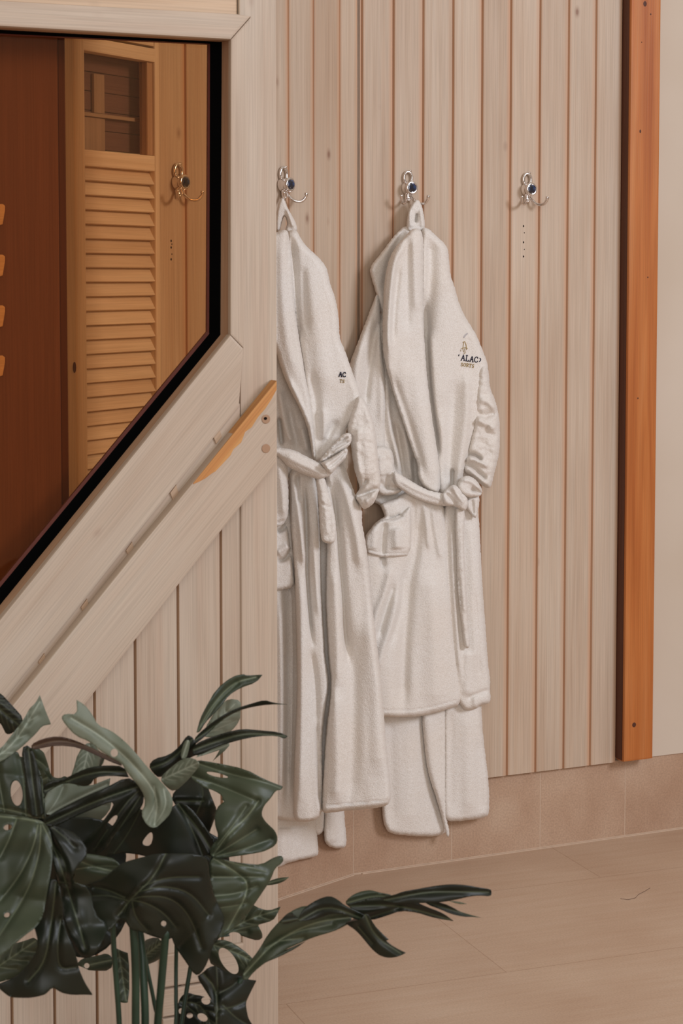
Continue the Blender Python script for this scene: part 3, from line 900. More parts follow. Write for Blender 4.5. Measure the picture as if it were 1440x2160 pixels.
# cupboard recess behind the door's pane
M_CUP = wood('warm_brown_wood', (0.42, 0.26, 0.20), (0.36, 0.22, 0.17), (0.46, 0.30, 0.24), (0.05, 0.02, 0.01), knots=0)
ca = seamL[0]
cL = WL.along(-150, HZ, 0)
wf = board_sz('wall_far', WL, [(cL, 0), (ca, 0), (ca, TOPZ), (cL, TOPZ)], -0.17, -0.15, M_CUP, frame=(WL.p, WL.phi), bev=0)
label(wf, kind='structure')
# side panel standing left, closing the view
SP = Plane(WL.at((132, 585), 0.30)[0], 72)
sx0, sx1 = SP.along(-150, HZ), SP.along(126, HZ)
pnl = empty('cabinet', SP.world((sx0 + sx1) / 2, 0, 0), SP.phi, 'tall plain dark brown cabinet left of the louvred door behind the tinted glass', 'cabinet')
board_sz('front_panel', SP, [(sx0, 0), (sx1, 0), (sx1, 2.2), (sx0, 2.2)], -0.02, 0.0, M_BROWN, parent=pnl, bev=0.002, tone=0.5)
sx2 = SP.along(141, HZ, -0.01)
board_sz('corner_strip', SP, [(sx1 + 0.001, 0), (sx2, 0), (sx2, 2.2), (sx1 + 0.001, 2.2)], -0.03, -0.008, M_DARKRED, parent=pnl, bev=0.002, tone=0.5)
for (y0, y1) in ((430, 475), (537, 583), (644, 690), (750, 794)):
    board('pale_block', SP, [(-60, y0), (6, y0), (11, y0 + 4), (11, y0 + 14), (6, y1 - 2), (1, y1), (-60, y1)], 0.0, 0.012, M_LOUVRE, grain=0, parent=pnl, bev=0.002, tone=0.5)  # pale rounded blocks at the left end of the dark panel

# ================================================================== ROBE HOOKS
def make_hook(wall, px, py, lab, s=1.0):
    c = wall.at((px, py), HW)[0]
    r = empty('robe_hook', c, wall.phi, lab, 'hook', 'chrome robe hooks on the plank walls')
    M = rootmat(r)
    def L(x, z, y): return M @ Vector((x * s, -y * s, z * s))      # x along wall, z up, y out of the wall
    # back plate with open ring on top
    parts = []
    ring = [L(0.0092 * math.cos(t) , 0.021 + 0.0135 * math.sin(t), 0.005) for t in np.linspace(0, 2 * math.pi, 25)]
    parts.append(tube(ring, 0.0032 * s, 8, False))
    parts.append(tube([L(0.004, 0.035, 0.002), L(0.005, 0.036, 0.009)], [0.0028 * s, 0.0022 * s], 10))
    mesh('back_plate', *merge(parts), M_CHROME, parent=r, smooth=True)
    # round boss
    seg = 24; V = []; FA = []
    prof = [(0.0, 0.0), (0.0130, 0.0), (0.0142, 0.003), (0.0140, 0.006), (0.0118, 0.010), (0.0122, 0.016), (0.0136, 0.019), (0.0140, 0.022), (0.0128, 0.0255), (0.0105, 0.0270), (0.0090, 0.0255)]
    for (rad, y) in prof:
        for q in range(seg):
            w_ = 2 * math.pi * q / seg
            V.append(L(rad * math.cos(w_), rad * math.sin(w_) * 1.08, y))
    for i in range(len(prof) - 1):
        for q in range(seg):
            FA.append((i * seg + q, i * seg + (q + 1) % seg, (i + 1) * seg + (q + 1) % seg, (i + 1) * seg + q))
    FA.append(tuple((len(prof) - 1) * seg + q for q in range(seg)))
    mesh('boss', V, FA, M_CHROME, parent=r, smooth=True)
    # faceted stone
    V = []; FA = []
    for (rad, y) in ((0.0095, 0.0250), (0.0086, 0.0290), (0.0055, 0.0310)):
        for q in range(8):
            w_ = 2 * math.pi * (q + 0.5) / 8
            V.append(L(rad * math.cos(w_), rad * math.sin(w_) * 1.08, y))
    for i in range(2):
        for q in range(8): FA.append((i * 8 + q, i * 8 + (q + 1) % 8, (i + 1) * 8 + (q + 1) % 8, (i + 1) * 8 + q))
    FA.append(tuple(16 + q for q in range(8)))
    mesh('stone', V, FA, M_GEM, parent=r)
    for sx in (-1, 1):
        P = curve3([L(sx * 0.004, -0.010, 0.006), L(sx * 0.007, -0.020, 0.010), L(sx * 0.014, -0.031, 0.020), L(sx * 0.024, -0.033, 0.030), L(sx * 0.030, -0.026, 0.036), L(sx * 0.032, -0.016, 0.038)], 30)
        v, f = tube(P, 0.0026 * s, 8)
        bl = [P[-1]]
        rr_ = np.array([0.0031] * len(P)) * s; rr_[-4:] *= 1.2
        v, f = tube(P, rr_, 8)
        mesh('prong', v, f, M_CHROME, parent=r, smooth=True)
    P = curve3([L(0, -0.010, 0.006), L(0, -0.022, 0.006), L(0, -0.028, 0.010)], 8)
    mesh('plate_tail', *tube(P, [0.004 * s] * (len(P) - 1) + [0.003 * s], 8), M_CHROME, parent=r, smooth=True)
    return r
make_hook(WL, 372, 385, 'chrome hook with blue stone seen through the tinted window, right of the louvred door')
make_hook(WL, 594, 390, 'chrome hook with blue stone half hidden by the partition post, carrying two robes')
make_hook(WM, 858, 397, 'chrome hook with dark blue stone holding the robes at the middle of the plank wall')
make_hook(WM, 1109, 400, 'empty chrome hook with dark blue stone nearest the orange post')

# ================================================================== BATHROBES
GR = 'white hotel bathrobes on the hooks'
def strokes(letter):
    """serif capital letters as thin stroke polylines in a 0..1 box (x right, y down)"""
    S = {
        'A': [[(0.5, 0), (0.12, 1)], [(0.5, 0), (0.88, 1), ], [(0.25, 0.62), (0.74, 0.62)], [(0.0, 1), (0.28, 1)], [(0.68, 1), (1.0, 1)]],
        'L': [[(0.25, 0), (0.25, 1)], [(0.05, 0), (0.48, 0)], [(0.05, 1), (0.85, 1)], [(0.85, 1), (0.88, 0.72)]],
        'C': [[(0.85, 0.28), (0.78, 0.08), (0.5, 0.0), (0.2, 0.15), (0.08, 0.5), (0.2, 0.85), (0.5, 1.0), (0.78, 0.92), (0.88, 0.72)]],
        'S': [[(0.8, 0.22), (0.65, 0.03), (0.35, 0.03), (0.18, 0.24), (0.35, 0.45), (0.68, 0.56), (0.84, 0.78), (0.65, 0.98), (0.32, 0.98), (0.14, 0.76)]],
        'O': [[(0.5, 0), (0.15, 0.2), (0.08, 0.5), (0.15, 0.8), (0.5, 1), (0.85, 0.8), (0.92, 0.5), (0.85, 0.2), (0.5, 0)]],
        'R': [[(0.22, 0), (0.22, 1)], [(0.05, 0), (0.6, 0), (0.8, 0.14), (0.8, 0.36), (0.6, 0.5), (0.22, 0.5)], [(0.5, 0.5), (0.9, 1)], [(0.05, 1), (0.4, 1)]],
        'T': [[(0.5, 0), (0.5, 1)], [(0.08, 0.18), (0.1, 0), (0.9, 0), (0.92, 0.18)], [(0.3, 1), (0.7, 1)]],
        "'": [[(0.5, 0.0), (0.4, 0.3)]],
        ')': [[(0.2, 0.1), (0.5, 0.3), (0.5, 0.6), (0.2, 0.8)]],
    }
    return S[letter]
def stitch(name, cloth, parent, items, mat, lift=0.0012):
    """items: list of (polyline px, width px)"""
    V = []; FA = []
    for line, wd in items:
        line = resample(np.asarray(line, float), 1.2, False)
        d = np.gradient(line, axis=0); d /= np.maximum(np.hypot(d[:, 0], d[:, 1]), 1e-6)[:, None]
        nrm = np.stack([-d[:, 1], d[:, 0]], 1)
        A = line + nrm * wd / 2; B = line - nrm * wd / 2
        hc = cloth.h(line)
        n = len(V); m = len(line)
        top = cloth.w.at_h(line, hc + lift + 0.0006)
        V += list(cloth.w.at_h(A, hc + lift)) + list(top) + list(cloth.w.at_h(B, hc + lift))
        V += list(cloth.w.at_h(A, hc - 0.0005)) + list(cloth.w.at_h(B, hc - 0.0005))
        for i in range(m - 1):
            FA.append((n + i, n + i + 1, n + m + i + 1, n + m + i))
            FA.append((n + m + i, n + m + i + 1, n + 2 * m + i + 1, n + 2 * m + i))
            FA.append((n + i + 1, n + i, n + 3 * m + i, n + 3 * m + i + 1))
            FA.append((n + 2 * m + i, n + 2 * m + i + 1, n + 4 * m + i + 1, n + 4 * m + i))
    return mesh(name, V, FA, mat, parent=parent, smooth=False)
def word(txt, x, y, cw, ch, rot, wd, gap=1.12):
    out = []
    ca_, sa_ = math.cos(rot), math.sin(rot)
    for i, c in enumerate(txt):
        for st in strokes(c):
            L = [((i * gap + a) * cw, b * ch) for a, b in st]
            out.append(([(x + u * ca_ - v * sa_, y + u * sa_ + v * ca_) for u, v in L], wd))
    return out

# ---- long robe behind, on the middle hook
rb = empty('bathrobe', WM.at((900, 1765), 0.03)[0], WM.phi, 'longer white bathrobe hidden behind the robe on the middle hook, split hem hanging below it', 'bathrobe', GR)
Cloth(WM, [(815, 1100), (790, 1300), (795, 1500), (800, 1640), (805, 1703), (809, 1742), (821, 1759), (858, 1763), (897, 1765), (930, 1763), (944, 1750), (948, 1600), (950, 1300), (940, 1100)],
      0.012, 0.020, 16, [([(905, 1500), (920, 1640), (935, 1750)], -0.006, 14, 14), ([(822, 1500), (826, 1740)], -0.004, 8, 12), ([(862, 1500), (864, 1750)], 0.004, 20, 20)], 0.003, fray=0.6).build('left_front', rb)
Cloth(WM, [(888, 1200), (889, 1505), (893, 1555), (900, 1623), (916, 1672), (928, 1710), (937, 1745), (941, 1765), (946, 1766), (948, 1750), (941, 1730), (940, 1600), (940, 1200)],
      0.034, 0.010, 9, [([(905, 1500), (912, 1620), (930, 1700)], 0.004, 10, 10)], 0.0015, fray=0.6).build('front_facing', rb)
Cloth(WM, [(934, 1100), (935, 1499), (936, 1600), (935, 1710), (939, 1733), (974, 1732), (1010, 1727), (1027, 1722), (1032, 1712), (1031, 1652), (1021, 1574), (1014, 1495), (1010, 1100)],
      0.026, 0.024, 16, [([(985, 1500), (992, 1720)], 0.005, 18, 18), ([(950, 1500), (950, 1720)], -0.004, 7, 10), ([(1008, 1560), (1016, 1715)], -0.003, 8, 10)], 0.003, fray=0.6).build('right_front', rb)

# ---- front robe on the middle hook
r2 = empty('bathrobe', WM.at((920, 1500), 0.06)[0], WM.phi, 'white bathrobe with embroidered emblem and drooping belt, frontmost on the middle hook', 'bathrobe', GR)
# back layer / collar flap
Cloth(WM, [(857, 472), (829, 499), (801, 537), (778, 565), (784, 589), (793, 620), (801, 648), (807, 672), (808, 720), (812, 780), (815, 830), (850, 830), (850, 560), (880, 490)],
      0.030, 0.020, 9, [([(856, 480), (835, 520), (815, 560), (808, 620)], -0.008, 7, 7)], 0.002, step=3, fray=0.5, sm=1).build('back_collar', r2)
# inner body seen between sleeve and lapel
body2 = Cloth(WM, [(800, 640), (795, 800), (800, 1000), (780, 1060), (798, 1061), (820, 1092), (900, 1080), (1010, 1080), (1010, 1020), (1012, 900), (1012, 800), (990, 690), (960, 640), (940, 560), (860, 520)],
      0.030, 0.020, 14, [([(816, 800), (820, 900), (838, 960), (845, 1000)], 0.010, 7, 5), ([(834, 890), (846, 960), (852, 1010)], -0.012, 5, 5), ([(850, 900), (862, 960), (868, 1015)], 0.008, 5, 5),
                        ([(872, 960), (878, 1030)], -0.012, 6, 6)], 0.004)
body2.build('body', r2)
# left sleeve and cuff
Cloth(WM, [(797, 615), (789, 630), (770, 682), (752, 728), (739, 762), (728, 800), (735, 860), (760, 940), (790, 985), (812, 975), (815, 942), (813, 900), (814, 880), (818, 830), (814, 790), (808, 745), (804, 700), (803, 660)],
      0.036, 0.030, 18, [([(800, 668), (788, 720), (776, 800), (770, 860)], -0.010, 9, 7), ([(800, 700), (803, 800), (806, 900)], 0.006, 9, 9), ([(764, 720), (750, 790), (756, 860)], 0.008, 10, 10)], 0.004).build('sleeve', r2)
Cloth(WM, [(790, 940), (815, 941), (826, 950), (831, 968), (831, 990), (845, 1003), (858, 1014), (850, 1035), (833, 1043), (812, 1046), (795, 1040), (780, 1010), (780, 960)],
      0.068, 0.022, 14, [([(795, 1015), (815, 1030), (850, 1030)], -0.009, 4, 7), ([(815, 1000), (817, 1035)], -0.007, 4, 4), ([(800, 960), (806, 1005)], 0.007, 10, 10), ([(836, 1000), (850, 1022)], 0.006, 6, 6)], 0.003, step=2.8, lump=0.004).build('cuff', r2)
# skirt right panel then left panel on top
Cloth(WM, [(930, 1060), (934, 1300), (945, 1440), (965, 1480), (974, 1491), (980, 1499), (1002, 1497), (1013, 1487), (1029, 1485), (1035, 1477), (1033, 1458), (1034, 1434), (1031, 1419), (1027, 1370), (1022, 1300), (1017, 1229), (1013, 1158), (1011, 1106), (1007, 1078), (1008, 1040), (960, 1040)],
      0.050, 0.026, 14, [([(952, 1090), (955, 1200), (962, 1320), (972, 1440)], 0.008, 6, 5), ([(990, 1080), (998, 1200), (1005, 1330), (1006, 1420)], 0.006, 12, 12), ([(1002, 1250), (1008, 1360), (1012, 1430)], -0.004, 4, 4),
                        ([(985, 1370), (985, 1470)], 0.007, 12, 12), ([(985, 1475), (1010, 1462), (1034, 1455)], -0.005, 4, 4), ([(1000, 1470), (1003, 1492)], 0.004, 5, 5)], 0.004).build('right_skirt', r2)
skL = Cloth(WM, [(862, 1030), (840, 1050), (800, 1062), (806, 1075), (812, 1090), (803, 1094), (789, 1104), (775, 1125), (765, 1150), (768, 1200), (775, 1300), (785, 1400), (795, 1510), (811, 1512), (845, 1513), (881, 1512), (916, 1504), (947, 1495), (972, 1486), (970, 1454), (966, 1408), (957, 1347), (952, 1276), (947, 1217), (944, 1186), (946, 1160), (943, 1139), (939, 1092), (935, 1060), (900, 1050)],
      0.062, 0.024, 16, [([(881, 1062), (881, 1110), (874, 1165), (862, 1220), (856, 1300), (850, 1400), (850, 1505)], -0.014, 16, 13), ([(874, 1052), (872, 1110), (866, 1160)], -0.005, 4, 4),
                        ([(893, 1060), (900, 1110), (905, 1160)], 0.005, 5, 5), ([(912, 1070), (918, 1120), (930, 1180)], 0.005, 6, 6),
                        ([(825, 1195), (812, 1250), (792, 1300), (786, 1340)], 0.007, 9, 7), ([(843, 1250), (826, 1320), (804, 1375), (798, 1420)], 0.007, 9, 7),
                        ([(832, 1230), (815, 1285), (798, 1345)], -0.008, 6, 6), ([(855, 1200), (846, 1280), (825, 1360)], -0.006, 7, 6),
                        ([(812, 1110), (808, 1140), (806, 1200)], -0.012, 7, 6), ([(792, 1110), (788, 1150)], 0.008, 9, 9), ([(835, 1110), (838, 1150)], 0.010, 14, 12),
                        ([(818, 1094), (832, 1092), (846, 1086)], -0.008, 4, 5), ([(905, 1200), (915, 1350), (920, 1500)], 0.008, 22, 22), ([(800, 1499), (880, 1499), (960, 1478)], -0.002, 1.5, 1.5, 1)], 0.004)
skL.build('left_skirt', r2)
pk = Cloth(WM, [(773, 1125), (789, 1106), (804, 1097), (822, 1094), (845, 1085), (862, 1068), (867, 1066), (867, 1110), (866, 1171), (838, 1176), (810, 1176), (785, 1172), (771, 1166), (768, 1140)],
      0.078, 0.016, 8, [([(812, 1100), (808, 1130), (806, 1172)], -0.011, 7, 6), ([(790, 1112), (788, 1160)], 0.005, 9, 9), ([(836, 1112), (840, 1160)], 0.010, 13, 11),
                        ([(820, 1096), (834, 1094), (850, 1086)], -0.007, 3, 5), ([(774, 1160), (810, 1169), (862, 1166)], -0.003, 1.6, 1.6, 1)], 0.002, step=2.6, sm=1)
pk.build('pocket', r2)
# right front panel with the emblem
frR = Cloth(WM, [(888, 486), (893, 479), (905, 483), (919, 497), (938, 513), (946, 532), (948, 565), (952, 589), (961, 612), (968, 641), (980, 667), (994, 690), (1006, 709), (1018, 740), (1027, 762), (1030, 790), (1030, 830), (1018, 870), (1004, 910), (990, 955), (978, 1000), (974, 1040), (940, 1050), (925, 1045), (918, 980), (908, 900), (895, 800), (888, 700), (886, 600)],
      0.056, 0.026, 22, [([(893, 620), (900, 760), (908, 860), (924, 960)], -0.020, 9, 7), ([(905, 500), (908, 560), (902, 640), (900, 720)], -0.012, 8, 14), ([(935, 560), (945, 640), (950, 740), (940, 860)], 0.006, 26, 26), ([(984, 780), (986, 860), (976, 950), (966, 1020)], 0.010, 12, 8),
                        ([(958, 800), (952, 900), (942, 1000), (938, 1035)], -0.008, 12, 12), ([(955, 988), (952, 1030)], -0.016, 4, 5), ([(930, 880), (938, 960), (935, 1035)], 0.005, 9, 9)], 0.004)
frR.build('right_front', r2)
# left lapel roll
lap = Cloth(WM, [(870, 480), (853, 500), (832, 522), (818, 553), (811, 589), (808, 636), (807, 683), (807, 740), (814, 774), (824, 810), (836, 848), (848, 885), (860, 921), (872, 956), (882, 982), (881, 1003), (888, 1022), (907, 1038), (928, 1042), (928, 1003), (925, 968), (917, 921), (910, 873), (904, 826), (899, 779), (896, 732), (893, 690), (892, 640), (892, 560), (893, 485)],
      0.076, 0.024, 14, [([(852, 520), (832, 545), (823, 620), (818, 700), (822, 760)], 0.010, 6, 6), ([(842, 560), (832, 640), (828, 720)], -0.006, 6, 6), ([(858, 500), (858, 600), (860, 700)], -0.005, 6, 8),
                        ([(872, 495), (874, 560), (878, 660)], 0.006, 8, 8), ([(826, 790), (850, 860), (876, 940), (895, 1010)], -0.008, 7, 9), ([(865, 760), (885, 860), (905, 960), (912, 1025)], 0.006, 20, 16)], 0.004, tilt=(880, 0.0, 0, 0))
lap.build('lapel', r2)
# right sleeve
slv = Cloth(WM, [(1008, 770), (1027, 766), (1031, 791), (1033, 819), (1044, 843), (1050, 866), (1054, 897), (1054, 930), (1053, 956), (1046, 984), (1040, 1008), (1036, 1026), (1029, 1031), (1013, 1022), (993, 1003), (976, 996), (978, 975), (984, 957), (990, 930), (996, 905), (1002, 873), (1004, 826)],
      0.052, 0.042, 20, [([(1005, 870), (1020, 878), (1046, 872)], -0.010, 5, 7), ([(1005, 884), (1025, 895), (1045, 905)], 0.008, 6, 6), ([(1030, 895), (1022, 915), (1045, 918)], -0.006, 4, 5),
                        ([(1012, 840), (1030, 850), (1046, 862)], 0.006, 6, 6), ([(980, 961), (1000, 958), (1016, 972)], -0.018, 4, 5), ([(978, 978), (998, 985), (1016, 1002), (1026, 1012)], -0.014, 4, 5),
                        ([(985, 967), (1005, 970), (1030, 985)], 0.010, 5, 5), ([(990, 993), (1010, 1010), (1028, 1024)], 0.006, 4, 4)], 0.003, step=2.8, lump=0.005)
slv.build('sleeve', r2)
# belt, knot, tail
Cloth(WM, [(828, 992), (845, 1001), (866, 1014), (886, 1026), (908, 1036), (936, 1041), (960, 1045), (958, 1066), (931, 1068), (895, 1059), (872, 1049), (850, 1036), (830, 1020)],
      0.094, 0.012, 8, [([(840, 1012), (880, 1036), (940, 1056)], 0.003, 4, 4)], 0.001, step=2.4, sm=1).build('belt', r2)
Cloth(WM, [(968, 1012), (975, 1005), (990, 1003), (1004, 1012), (1014, 1026), (1018, 1038), (1012, 1047), (996, 1050), (980, 1048), (962, 1030)],
      0.098, 0.022, 9, [([(992, 1032), (1006, 1036), (1014, 1042)], -0.014, 4, 5), ([(975, 1012), (996, 1016), (1012, 1034)], 0.004, 4, 4)], 0.001, step=2.2).build('belt_loop', r2)
Cloth(WM, [(931, 1044), (942, 1030), (955, 1022), (965, 1024), (975, 1036), (985, 1050), (988, 1062), (984, 1074), (978, 1078), (966, 1072), (955, 1066), (940, 1068), (932, 1058)],
      0.104, 0.018, 9, [([(955, 1024), (962, 1042), (980, 1062)], 0.006, 5, 5), ([(938, 1040), (952, 1052), (962, 1068)], -0.008, 4, 4), ([(972, 1040), (984, 1064)], -0.005, 3, 3)], 0.001, step=2.2, lump=0.003).build('belt_knot', r2)
Cloth(WM, [(986, 1050), (1004, 1046), (1012, 1050), (1009, 1070), (1006, 1090), (1000, 1094), (990, 1080), (980, 1068)],
      0.084, 0.014, 8, [([(994, 1052), (998, 1086)], -0.006, 4, 4)], 0.001, step=2.4).build('belt_end', r2)
Cloth(WM, [(960, 1066), (960, 1099), (961, 1130), (963, 1170), (964, 1229), (968, 1276), (974, 1316), (977, 1345), (980, 1368), (990, 1367), (991, 1350), (988, 1330), (987, 1312), (984, 1260), (981, 1205), (978, 1160), (979, 1111), (981, 1070)],
      0.086, 0.010, 6, [([(972, 1100), (975, 1200), (980, 1300)], 0.003, 5, 5), ([(966, 1200), (974, 1290)], -0.003, 2, 2)], 0.001, step=2.4, lump=0.002).build('belt_tail', r2)
# hanging loop
Cloth(WM, [(864, 438), (870, 428), (878, 420), (885, 424), (890, 436), (893, 450), (896, 470), (895, 487), (880, 492), (858, 489), (857, 470), (860, 452)],
      0.040, 0.014, 5, [([(879, 450), (876, 470)], -0.012, 3, 3), ([(862, 440), (866, 480)], 0.004, 4, 4), ([(887, 440), (890, 480)], 0.004, 4, 4)], 0.001, step=1.9, sm=2, lump=0.002, fray=0.3).build('hanging_loop', r2)
# emblem
lg = stitch('embroidered_name', frR, r2, word("'ALAC)", 964, 747, 8.6, 11.5, 0.14, 1.7, 1.08), M_NAVY)
stitch('embroidered_subtitle', frR, r2, word('SORTS', 972, 765, 5.6, 7.0, 0.13, 1.2, 1.05), M_GOLD)
stitch('embroidered_bird', frR, r2, [([(976, 722), (980, 720), (983, 728), (984, 738)], 1.3), ([(978, 722), (976, 735), (978, 743)], 1.2), ([(972, 736), (980, 733), (986, 735)], 1.3), ([(972, 738), (971, 741)], 1.2), ([(980, 735), (981, 745), (977, 747)], 1.2)], M_GOLD)
stitch('embroidered_wing', frR, r2, [([(978, 712), (981, 707), (985, 704)], 3.0), ([(984, 705), (986, 703)], 1.6)], M_GREYTHREAD)

# ---- long robe behind on the left hook
T3 = (600, 0.00045, -0.01, 0.10)
rc = empty('bathrobe', WL.at((640, 1818), 0.03)[0], WL.phi, 'white bathrobe behind the knotted one, only its short hem ends showing beside the post', 'bathrobe', GR)
Cloth(WL, [(556, 1500), (556, 1840), (586, 1830), (611, 1819), (641, 1812), (670, 1806), (672, 1795), (669, 1768), (668, 1730), (668, 1500)],
      0.009, 0.016, 12, [([(600, 1740), (600, 1820)], 0.006, 14, 14), ([(585, 1745), (650, 1742)], -0.003, 4, 4)], 0.003).build('left_front', rc)
Cloth(WL, [(655, 1550), (658, 1740), (669, 1764), (678, 1758), (685, 1748), (690, 1700), (690, 1550)], 0.007, 0.012, 10, [], 0.002).build('middle_fold', rc)
Cloth(WL, [(684, 1550), (684, 1700), (682, 1765), (688, 1784), (711, 1791), (726, 1788), (731, 1780), (730, 1760), (725, 1711), (722, 1550)],
      0.009, 0.018, 12, [([(700, 1700), (702, 1780)], 0.005, 9, 9)], 0.002).build('right_front', rc)

# ---- front robe on the left hook
TL = (600, 0.0006, -0.01, 0.14)
r1 = empty('bathrobe', WL.at((690, 1720), 0.06)[0], WL.phi, 'white bathrobe knotted at the waist, partly hidden behind the partition post', 'bathrobe', GR)
Cloth(WL, [(556, 560), (556, 1000), (640, 1010), (720, 1010), (735, 990), (731, 950), (728, 900), (700, 700), (660, 560), (600, 520)],
      0.034, 0.020, 14, [([(588, 820), (600, 900), (618, 940)], 0.008, 6, 8), ([(588, 880), (594, 940)], -0.014, 4, 5), ([(610, 860), (628, 950)], -0.006, 6, 6), ([(636, 900), (648, 955)], 0.006, 6, 6)], 0.004, tilt=TL).build('body', r1)
Cloth(WL, [(560, 1180), (556, 1715), (580, 1727), (611, 1733), (641, 1733), (650, 1650), (640, 1200), (600, 1000), (560, 960)],
      0.036, 0.020, 14, [([(606, 1200), (612, 1400), (606, 1700)], -0.014, 10, 10), ([(590, 1250), (596, 1500), (594, 1700)], 0.008, 10, 10), ([(600, 1180), (590, 1240)], -0.006, 8, 8)], 0.004, tilt=TL).build('side_skirt', r1)
pk1 = Cloth(WL, [(560, 1090), (592, 1108), (606, 1100), (612, 1150), (619, 1200), (622, 1238), (600, 1244), (560, 1250)], 0.052, 0.014, 9,
      [([(584, 1122), (598, 1116), (604, 1106)], -0.010, 4, 6), ([(584, 1185), (604, 1180), (614, 1160)], -0.010, 4, 5), ([(584, 1168), (608, 1150)], 0.006, 8, 8)], 0.002, tilt=TL, step=2.8)
pk1.build('pocket', r1)
Cloth(WL, [(600, 1000), (604, 1200), (606, 1500), (608, 1700), (640, 1722), (680, 1712), (760, 1690), (790, 1640), (770, 1400), (745, 1150), (735, 1000)], 0.034, 0.008, 12, [([(683, 1500), (680, 1690)], -0.006, 6, 6)], 0.002, tilt=TL, step=5).build('back_panel', r1)
# left skirt panel
Cloth(WL, [(608, 990), (610, 1060), (614, 1130), (619, 1190), (622, 1250), (624, 1302), (626, 1400), (626, 1485), (622, 1560), (620, 1608), (619, 1680), (619, 1732), (641, 1734), (664, 1731), (676, 1722), (680, 1700), (680, 1640), (678, 1560), (686, 1500), (694, 1450), (692, 1420), (686, 1388), (684, 1340), (679, 1272), (677, 1204), (676, 1140), (672, 1060), (668, 1005), (640, 985)],
      0.054, 0.026, 13, [([(618, 1010), (626, 1060), (634, 1120), (640, 1190)], 0.010, 6, 6), ([(640, 1015), (646, 1080), (647, 1150), (648, 1220), (653, 1290), (660, 1360)], -0.014, 4, 4), ([(626, 1000), (632, 1060)], -0.010, 4, 4),
                        ([(632, 1200), (636, 1320), (636, 1500), (632, 1700)], 0.009, 9, 12), ([(660, 1100), (664, 1200), (672, 1300)], 0.006, 6, 6), ([(655, 1370), (668, 1440), (668, 1530)], -0.006, 8, 6),
                        ([(668, 1520), (672, 1620), (676, 1700)], -0.008, 5, 5)], 0.004, tilt=TL).build('left_skirt', r1)
# right skirt panel
Cloth(WL, [(684, 985), (690, 1100), (688, 1200), (686, 1272), (690, 1333), (692, 1388), (697, 1424), (696, 1473), (688, 1534), (684, 1608), (679, 1681), (678, 1716), (700, 1714), (727, 1710), (770, 1707), (806, 1703), (826, 1692), (822, 1640), (812, 1547), (806, 1455), (795, 1363), (784, 1272), (778, 1204), (770, 1137), (762, 1100), (765, 1078), (750, 1046), (737, 1011), (725, 978), (700, 975)],
      0.058, 0.028, 18, [([(700, 1010), (710, 1080), (716, 1180), (724, 1260), (726, 1330), (734, 1400)], -0.013, 4, 8), ([(690, 1010), (704, 1060), (709, 1120)], -0.008, 4, 4), ([(716, 1000), (735, 1060), (752, 1130), (760, 1200)], 0.007, 9, 12),
                        ([(726, 1300), (742, 1400), (744, 1550), (740, 1700)], -0.006, 10, 18), ([(708, 1450), (712, 1600), (710, 1700)], 0.008, 14, 14), ([(775, 1300), (790, 1450), (800, 1640)], 0.006, 18, 18), ([(704, 1200), (712, 1350), (712, 1450)], 0.006, 9, 9),
                        ([(690, 1700), (740, 1695), (815, 1688)], -0.002, 1.5, 1.5, 1)], 0.004, tilt=TL).build('right_skirt', r1)
# right front
fr1 = Cloth(WL, [(604, 486), (626, 484), (636, 508), (654, 527), (669, 540), (684, 557), (691, 572), (695, 596), (706, 625), (712, 653), (715, 681), (716, 714), (726, 736), (737, 768), (747, 796), (762, 832), (760, 870), (742, 895), (730, 905), (728, 930), (700, 955), (670, 975), (658, 970), (655, 900), (640, 800), (625, 700), (612, 600), (604, 530)],
      0.060, 0.028, 22, [([(614, 500), (622, 560), (626, 640), (634, 720)], -0.010, 5, 8), ([(640, 540), (655, 620), (670, 720), (690, 830)], 0.006, 24, 24), ([(638, 560), (642, 640), (648, 700)], -0.005, 8, 8),
                        ([(672, 970), (690, 920), (712, 885)], -0.008, 8, 8), ([(655, 780), (670, 870), (672, 950)], -0.006, 8, 10), ([(680, 860), (684, 930)], 0.005, 8, 8)], 0.004, tilt=TL)
fr1.build('right_front', r1)
lap1 = Cloth(WL, [(560, 500), (604, 480), (610, 500), (615, 551), (619, 607), (623, 662), (630, 709), (637, 746), (645, 801), (652, 830), (657, 860), (661, 893), (664, 930), (667, 968), (660, 968), (654, 932), (647, 896), (634, 865), (617, 833), (604, 806), (592, 775), (584, 746), (565, 700), (556, 600)],
      0.076, 0.026, 15, [([(592, 500), (594, 620), (605, 720), (625, 800)], 0.005, 12, 12), ([(606, 500), (609, 560)], -0.006, 3, 3), ([(608, 800), (632, 850), (650, 900)], 0.006, 5, 5)], 0.003, tilt=TL)
lap1.build('lapel', r1)
Cloth(WL, [(739, 870), (752, 834), (764, 836), (776, 858), (789, 893), (794, 930), (797, 967), (801, 1000), (803, 1022), (798, 1040), (791, 1057), (780, 1070), (765, 1075), (753, 1058), (747, 1047), (757, 1033), (758, 1024), (749, 1000), (743, 967), (739, 930), (730, 905)],
      0.070, 0.034, 16, [([(750, 1048), (770, 1042), (800, 1030)], -0.012, 3, 5), ([(764, 900), (772, 960), (778, 1010)], 0.006, 14, 14), ([(762, 1030), (774, 1010)], -0.008, 4, 4), ([(755, 900), (752, 960), (762, 1010)], 0.005, 6, 6), ([(770, 1060), (790, 1045)], 0.006, 6, 6), ([(738, 855), (750, 862)], -0.006, 4, 4)], 0.003, tilt=TL, step=2.8, lump=0.003).build('sleeve', r1)
